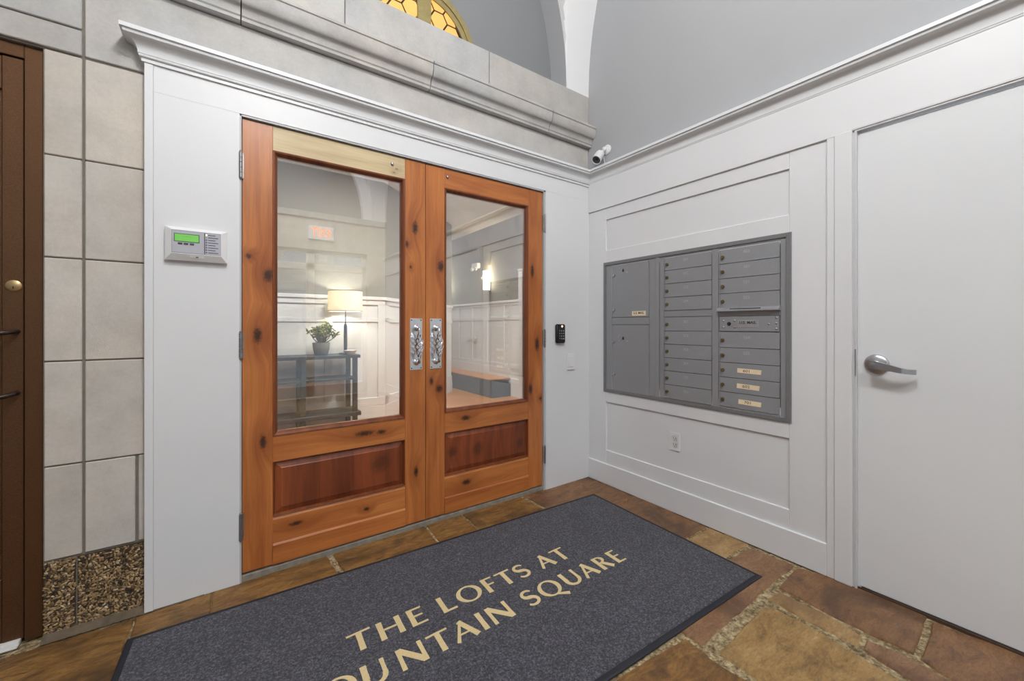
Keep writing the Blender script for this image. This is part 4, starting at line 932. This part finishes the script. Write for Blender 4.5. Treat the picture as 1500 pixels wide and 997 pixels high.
fin('shade_trim', bm, plain('shade_trim_brown', (120, 92, 66), 0.7), sh, smooth=True)
bm = nb(); lathe(bm, [(0.075, 0.855), (0.075, 0.868), (0.06, 0.874), (0.019, 0.88), (0.019, 1.19), (0.012, 1.2), (0.007, 1.21), (0.007, 1.42)], (-1.205, 2.66, 0), n=24); fin('base', bm, plain('lamp_base_slate', (78, 82, 92), 0.3, 0.5), tl, smooth=True)
bm = nb(); sphere(bm, (-1.205, 2.66, 1.46), 0.032, 16, 12); fin('bulb', bm, emit('lamp_bulb', (255, 226, 180), 60), tl, smooth='all')
bm = nb(); tube(bm, [(-1.205, 2.66, 1.42), (-1.205, 2.66, 1.61)], 0.003, 6); sphere(bm, (-1.205, 2.66, 1.612), 0.009, 10, 8); fin('finial', bm, STEEL, tl, smooth=True)
light('table_lamp_glow', 'POINT', (-1.205, 2.66, 1.47), 22, (1.0, 0.92, 0.8), 0.04)
# potted jade plant
pp = root('potted_plant', (-1.465, 2.64, 0.855), 'bushy green succulent in a round grey pot on the console table', 'plant')
bm = nb(); lathe(bm, [(0.058, 0.855), (0.066, 0.862), (0.084, 0.93), (0.09, 0.995), (0.082, 0.995), (0.078, 0.97), (0.0, 0.97)], (-1.465, 2.64, 0), n=32); fin('pot', bm, plain('grey_ceramic_pot', (132, 132, 132), 0.55), pp, smooth=True)
bm = nb(); lathe(bm, [(0.08, 0.972), (0.0, 0.978)], (-1.465, 2.64, 0), n=20, cap=False); fin('soil', bm, plain('potting_soil', (54, 42, 32), 0.95), pp)
rs = random.Random(4); bs = nb(); bl = nb()
for k in range(34):
    a = rs.uniform(0, 2 * PI); rr = 0.165 * math.sqrt(rs.uniform(0.03, 1)); hz = 1.235 - 0.11 * (rr / 0.165) ** 1.6 - rs.uniform(0, 0.05)
    tip = Vector((-1.435 + rr * math.cos(a) * 1.05, 2.64 + rr * math.sin(a) * 0.8, hz)); b0 = Vector((-1.465 + 0.02 * math.cos(a), 2.64 + 0.02 * math.sin(a), 0.975))
    mid = b0.lerp(tip, 0.5) + Vector((0.25 * (tip.x - b0.x) * 0.2, 0, -0.012))
    tube(bs, [b0, mid, tip], [0.006, 0.005, 0.003], 6)
    for j in range(14):
        t = rs.uniform(0.55, 1.05); p = b0.lerp(tip, t) + Vector((rs.uniform(-.024, .024), rs.uniform(-.024, .024), rs.uniform(-.015, .018)))
        m = Matrix.Translation(p) @ Matrix.Rotation(rs.uniform(0, 2 * PI), 4, 'Z') @ Matrix.Rotation(rs.uniform(-1.1, 0.3), 4, 'Y') @ Matrix.Diagonal((0.0185, 0.0115, 0.0055, 1))
        stamp(bl, 'uv', m)
def leafm():
    m = M('jade_leaf'); m.set(0.35, 0, 0.5); g = m.add('ShaderNodeNewGeometry'); m.col(m.ramp(g.outputs['Random Per Island'], [(0, lin((62, 80, 28))), (0.5, lin((104, 118, 44))), (1, lin((164, 160, 76)))])); return m.m
fin('stem', bs, plain('jade_stem', (108, 92, 58), 0.8), pp, smooth='all'); fin('foliage', bl, leafm(), pp, smooth='all', kind='stuff')
# bowl
bm = nb(); lathe(bm, [(0.035, 0.855), (0.038, 0.86), (0.062, 0.885), (0.073, 0.905), (0.070, 0.905), (0.058, 0.888), (0.03, 0.866), (0.0, 0.864)], (-1.185, 2.53, 0), n=28)
fin('bowl', bm, plain('white_glazed_bowl', (206, 212, 222), 0.2), None, smooth=True, origin=(-1.185, 2.53, 0.855), label='small white glazed bowl in front of the lamp on the console table', cat='bowl')
# wall sconce, emergency light, white post in the lobby
def sconce(y, lab):
    s_ = root('wall_sconce', (1.60, y, 1.80), lab, 'wall light', 'lit sconces on the landing wall')
    box('back_plate', 1.575, 1.60, y - 0.04, y + 0.04, 1.80, 1.98, STEEL, s_, 0.003)
    bm = nb(); lathe(bm, [(0.055, 1.83), (0.065, 2.17), (0.062, 2.17), (0.052, 1.83), (0.055, 1.83)], (1.525, y, 0), n=24, cap=False); fin('glass_shade', bm, emit('frosted_lit_glass', (255, 240, 210), 9), s_, smooth=True)
    bm = nb(); tube(bm, [(1.58, y, 1.84), (1.55, y, 1.82), (1.525, y, 1.825)], 0.007, 8); lathe(bm, [(0.057, 1.815), (0.057, 1.83)], (1.525, y, 0), n=20); fin('bracket', bm, STEEL, s_, smooth=True)
    light('sconce_glow', 'POINT', (1.47, y, 2.05), 9, (1.0, 0.9, 0.74), 0.05)
sconce(4.0, 'lit frosted glass wall sconce next to the emergency light box'); sconce(5.75, 'lit frosted glass wall sconce at the far end of the landing wall')
em = root('emergency_light', (1.60, 4.45, 2.26), 'white emergency light box high on the landing wall beside a sconce', 'emergency light')
box('housing', 1.53, 1.60, 4.34, 4.56, 2.27, 2.37, PLW, em, 0.006)
for y in (4.38, 4.52):
    bm = nb(); lathe(bm, [(0.02, 0), (0.034, 0.03), (0.034, 0.045), (0.03, 0.047), (0.0, 0.047)], (1.55, y, 2.27), (-0.9, 0, -0.4), 16, cap=False); fin('lamp_head', bm, PLW, em, smooth=True)
pt = root('door_post', (-0.2, 0.6, 0), 'slim white painted post standing just inside the right glass door', 'post')
box('shaft', -0.232, -0.172, 0.57, 0.63, 0, 1.66, WHITE, pt, 0.003); box('foot_plate', -0.25, -0.154, 0.552, 0.648, 0, 0.012, WHITE, pt, 0.002)
box('cap', -0.236, -0.168, 0.566, 0.634, 1.66, 1.675, WHITE, pt, 0.002)
# recessed lobby ceiling panel lights
for (x, y, w_, p_, lab_) in ((-1.2, 1.5, 0.6, 54, 'square panel light in the lobby ceiling before the console table'), (0.4, 6.2, 0.6, 26, 'square panel light in the lobby ceiling beside the raised landing'), (0.6, 1.5, 0.6, 54, 'square panel light in the lobby ceiling just inside the right glass door')):
    lp = root('ceiling_light', (x, y, 3.0), lab_, 'ceiling light', 'panel lights in the lobby ceiling')
    box('trim_frame', x - w_ / 2 - 0.02, x + w_ / 2 + 0.02, y - w_ / 2 - 0.02, y + w_ / 2 + 0.02, 2.985, 3.0, WHITE, lp); box('diffuser', x - w_ / 2, x + w_ / 2, y - w_ / 2, y + w_ / 2, 2.98, 2.986, emit('panel_diffuser', (255, 250, 240), 3), lp)
    light('panel_glow', 'AREA', (x, y, 2.975), p_, (1, 0.96, 0.9), 0.55)

# ------------------------------------------------------------------ vestibule lamp, an added second one, and exit sign (behind the camera, sign seen in the glass)
def pendant(x, y, lab, pw):
    vl = root('pendant_lamp', (x, y, 3.75), lab, 'lamp', 'globe pendants in the vestibule vault')
    bm = nb(); sphere(bm, (x, y, 3.92), 0.17, 28, 18); fin('globe', bm, emit('opal_globe', (255, 250, 242), 14), vl, smooth='all')
    bm = nb(); lathe(bm, [(0.05, 4.08), (0.06, 4.10), (0.012, 4.12), (0.006, 4.14), (0.006, 4.95)], (x, y, 0), n=20); fin('stem', bm, STEEL, vl, smooth=True)
    light('pendant_glow', 'POINT', (x, y, 3.70), pw, (1.0, 0.995, 0.985), 0.17)
pendant(-2.0, -1.95, 'round white glass pendant hanging in front of the wooden doors', 94); pendant(-2.0, -3.55, 'round white glass pendant hanging nearer the street doors', 74)  # second pendant is added, to brighten the rear wall mirrored in the door glass
es = root('exit_sign', (-1.06, RYB + 0.03, 2.58), 'white exit sign with lit orange letters above the street doors', 'exit sign')
box('housing', -1.25, -0.87, RYB, RYB + 0.05, 2.58, 2.80, PLW, es, 0.006)
m180 = Matrix(((-1, 0, 0), (0, 0, 1), (0, 1, 0)))
fin('lettering', text_bm('EXIT', 0.20, (-1.06, RYB + 0.052, 2.69), m180, 0.001, bold=0.003, sx=0.72), emit('exit_orange', (250, 120, 50), 1.6), es)
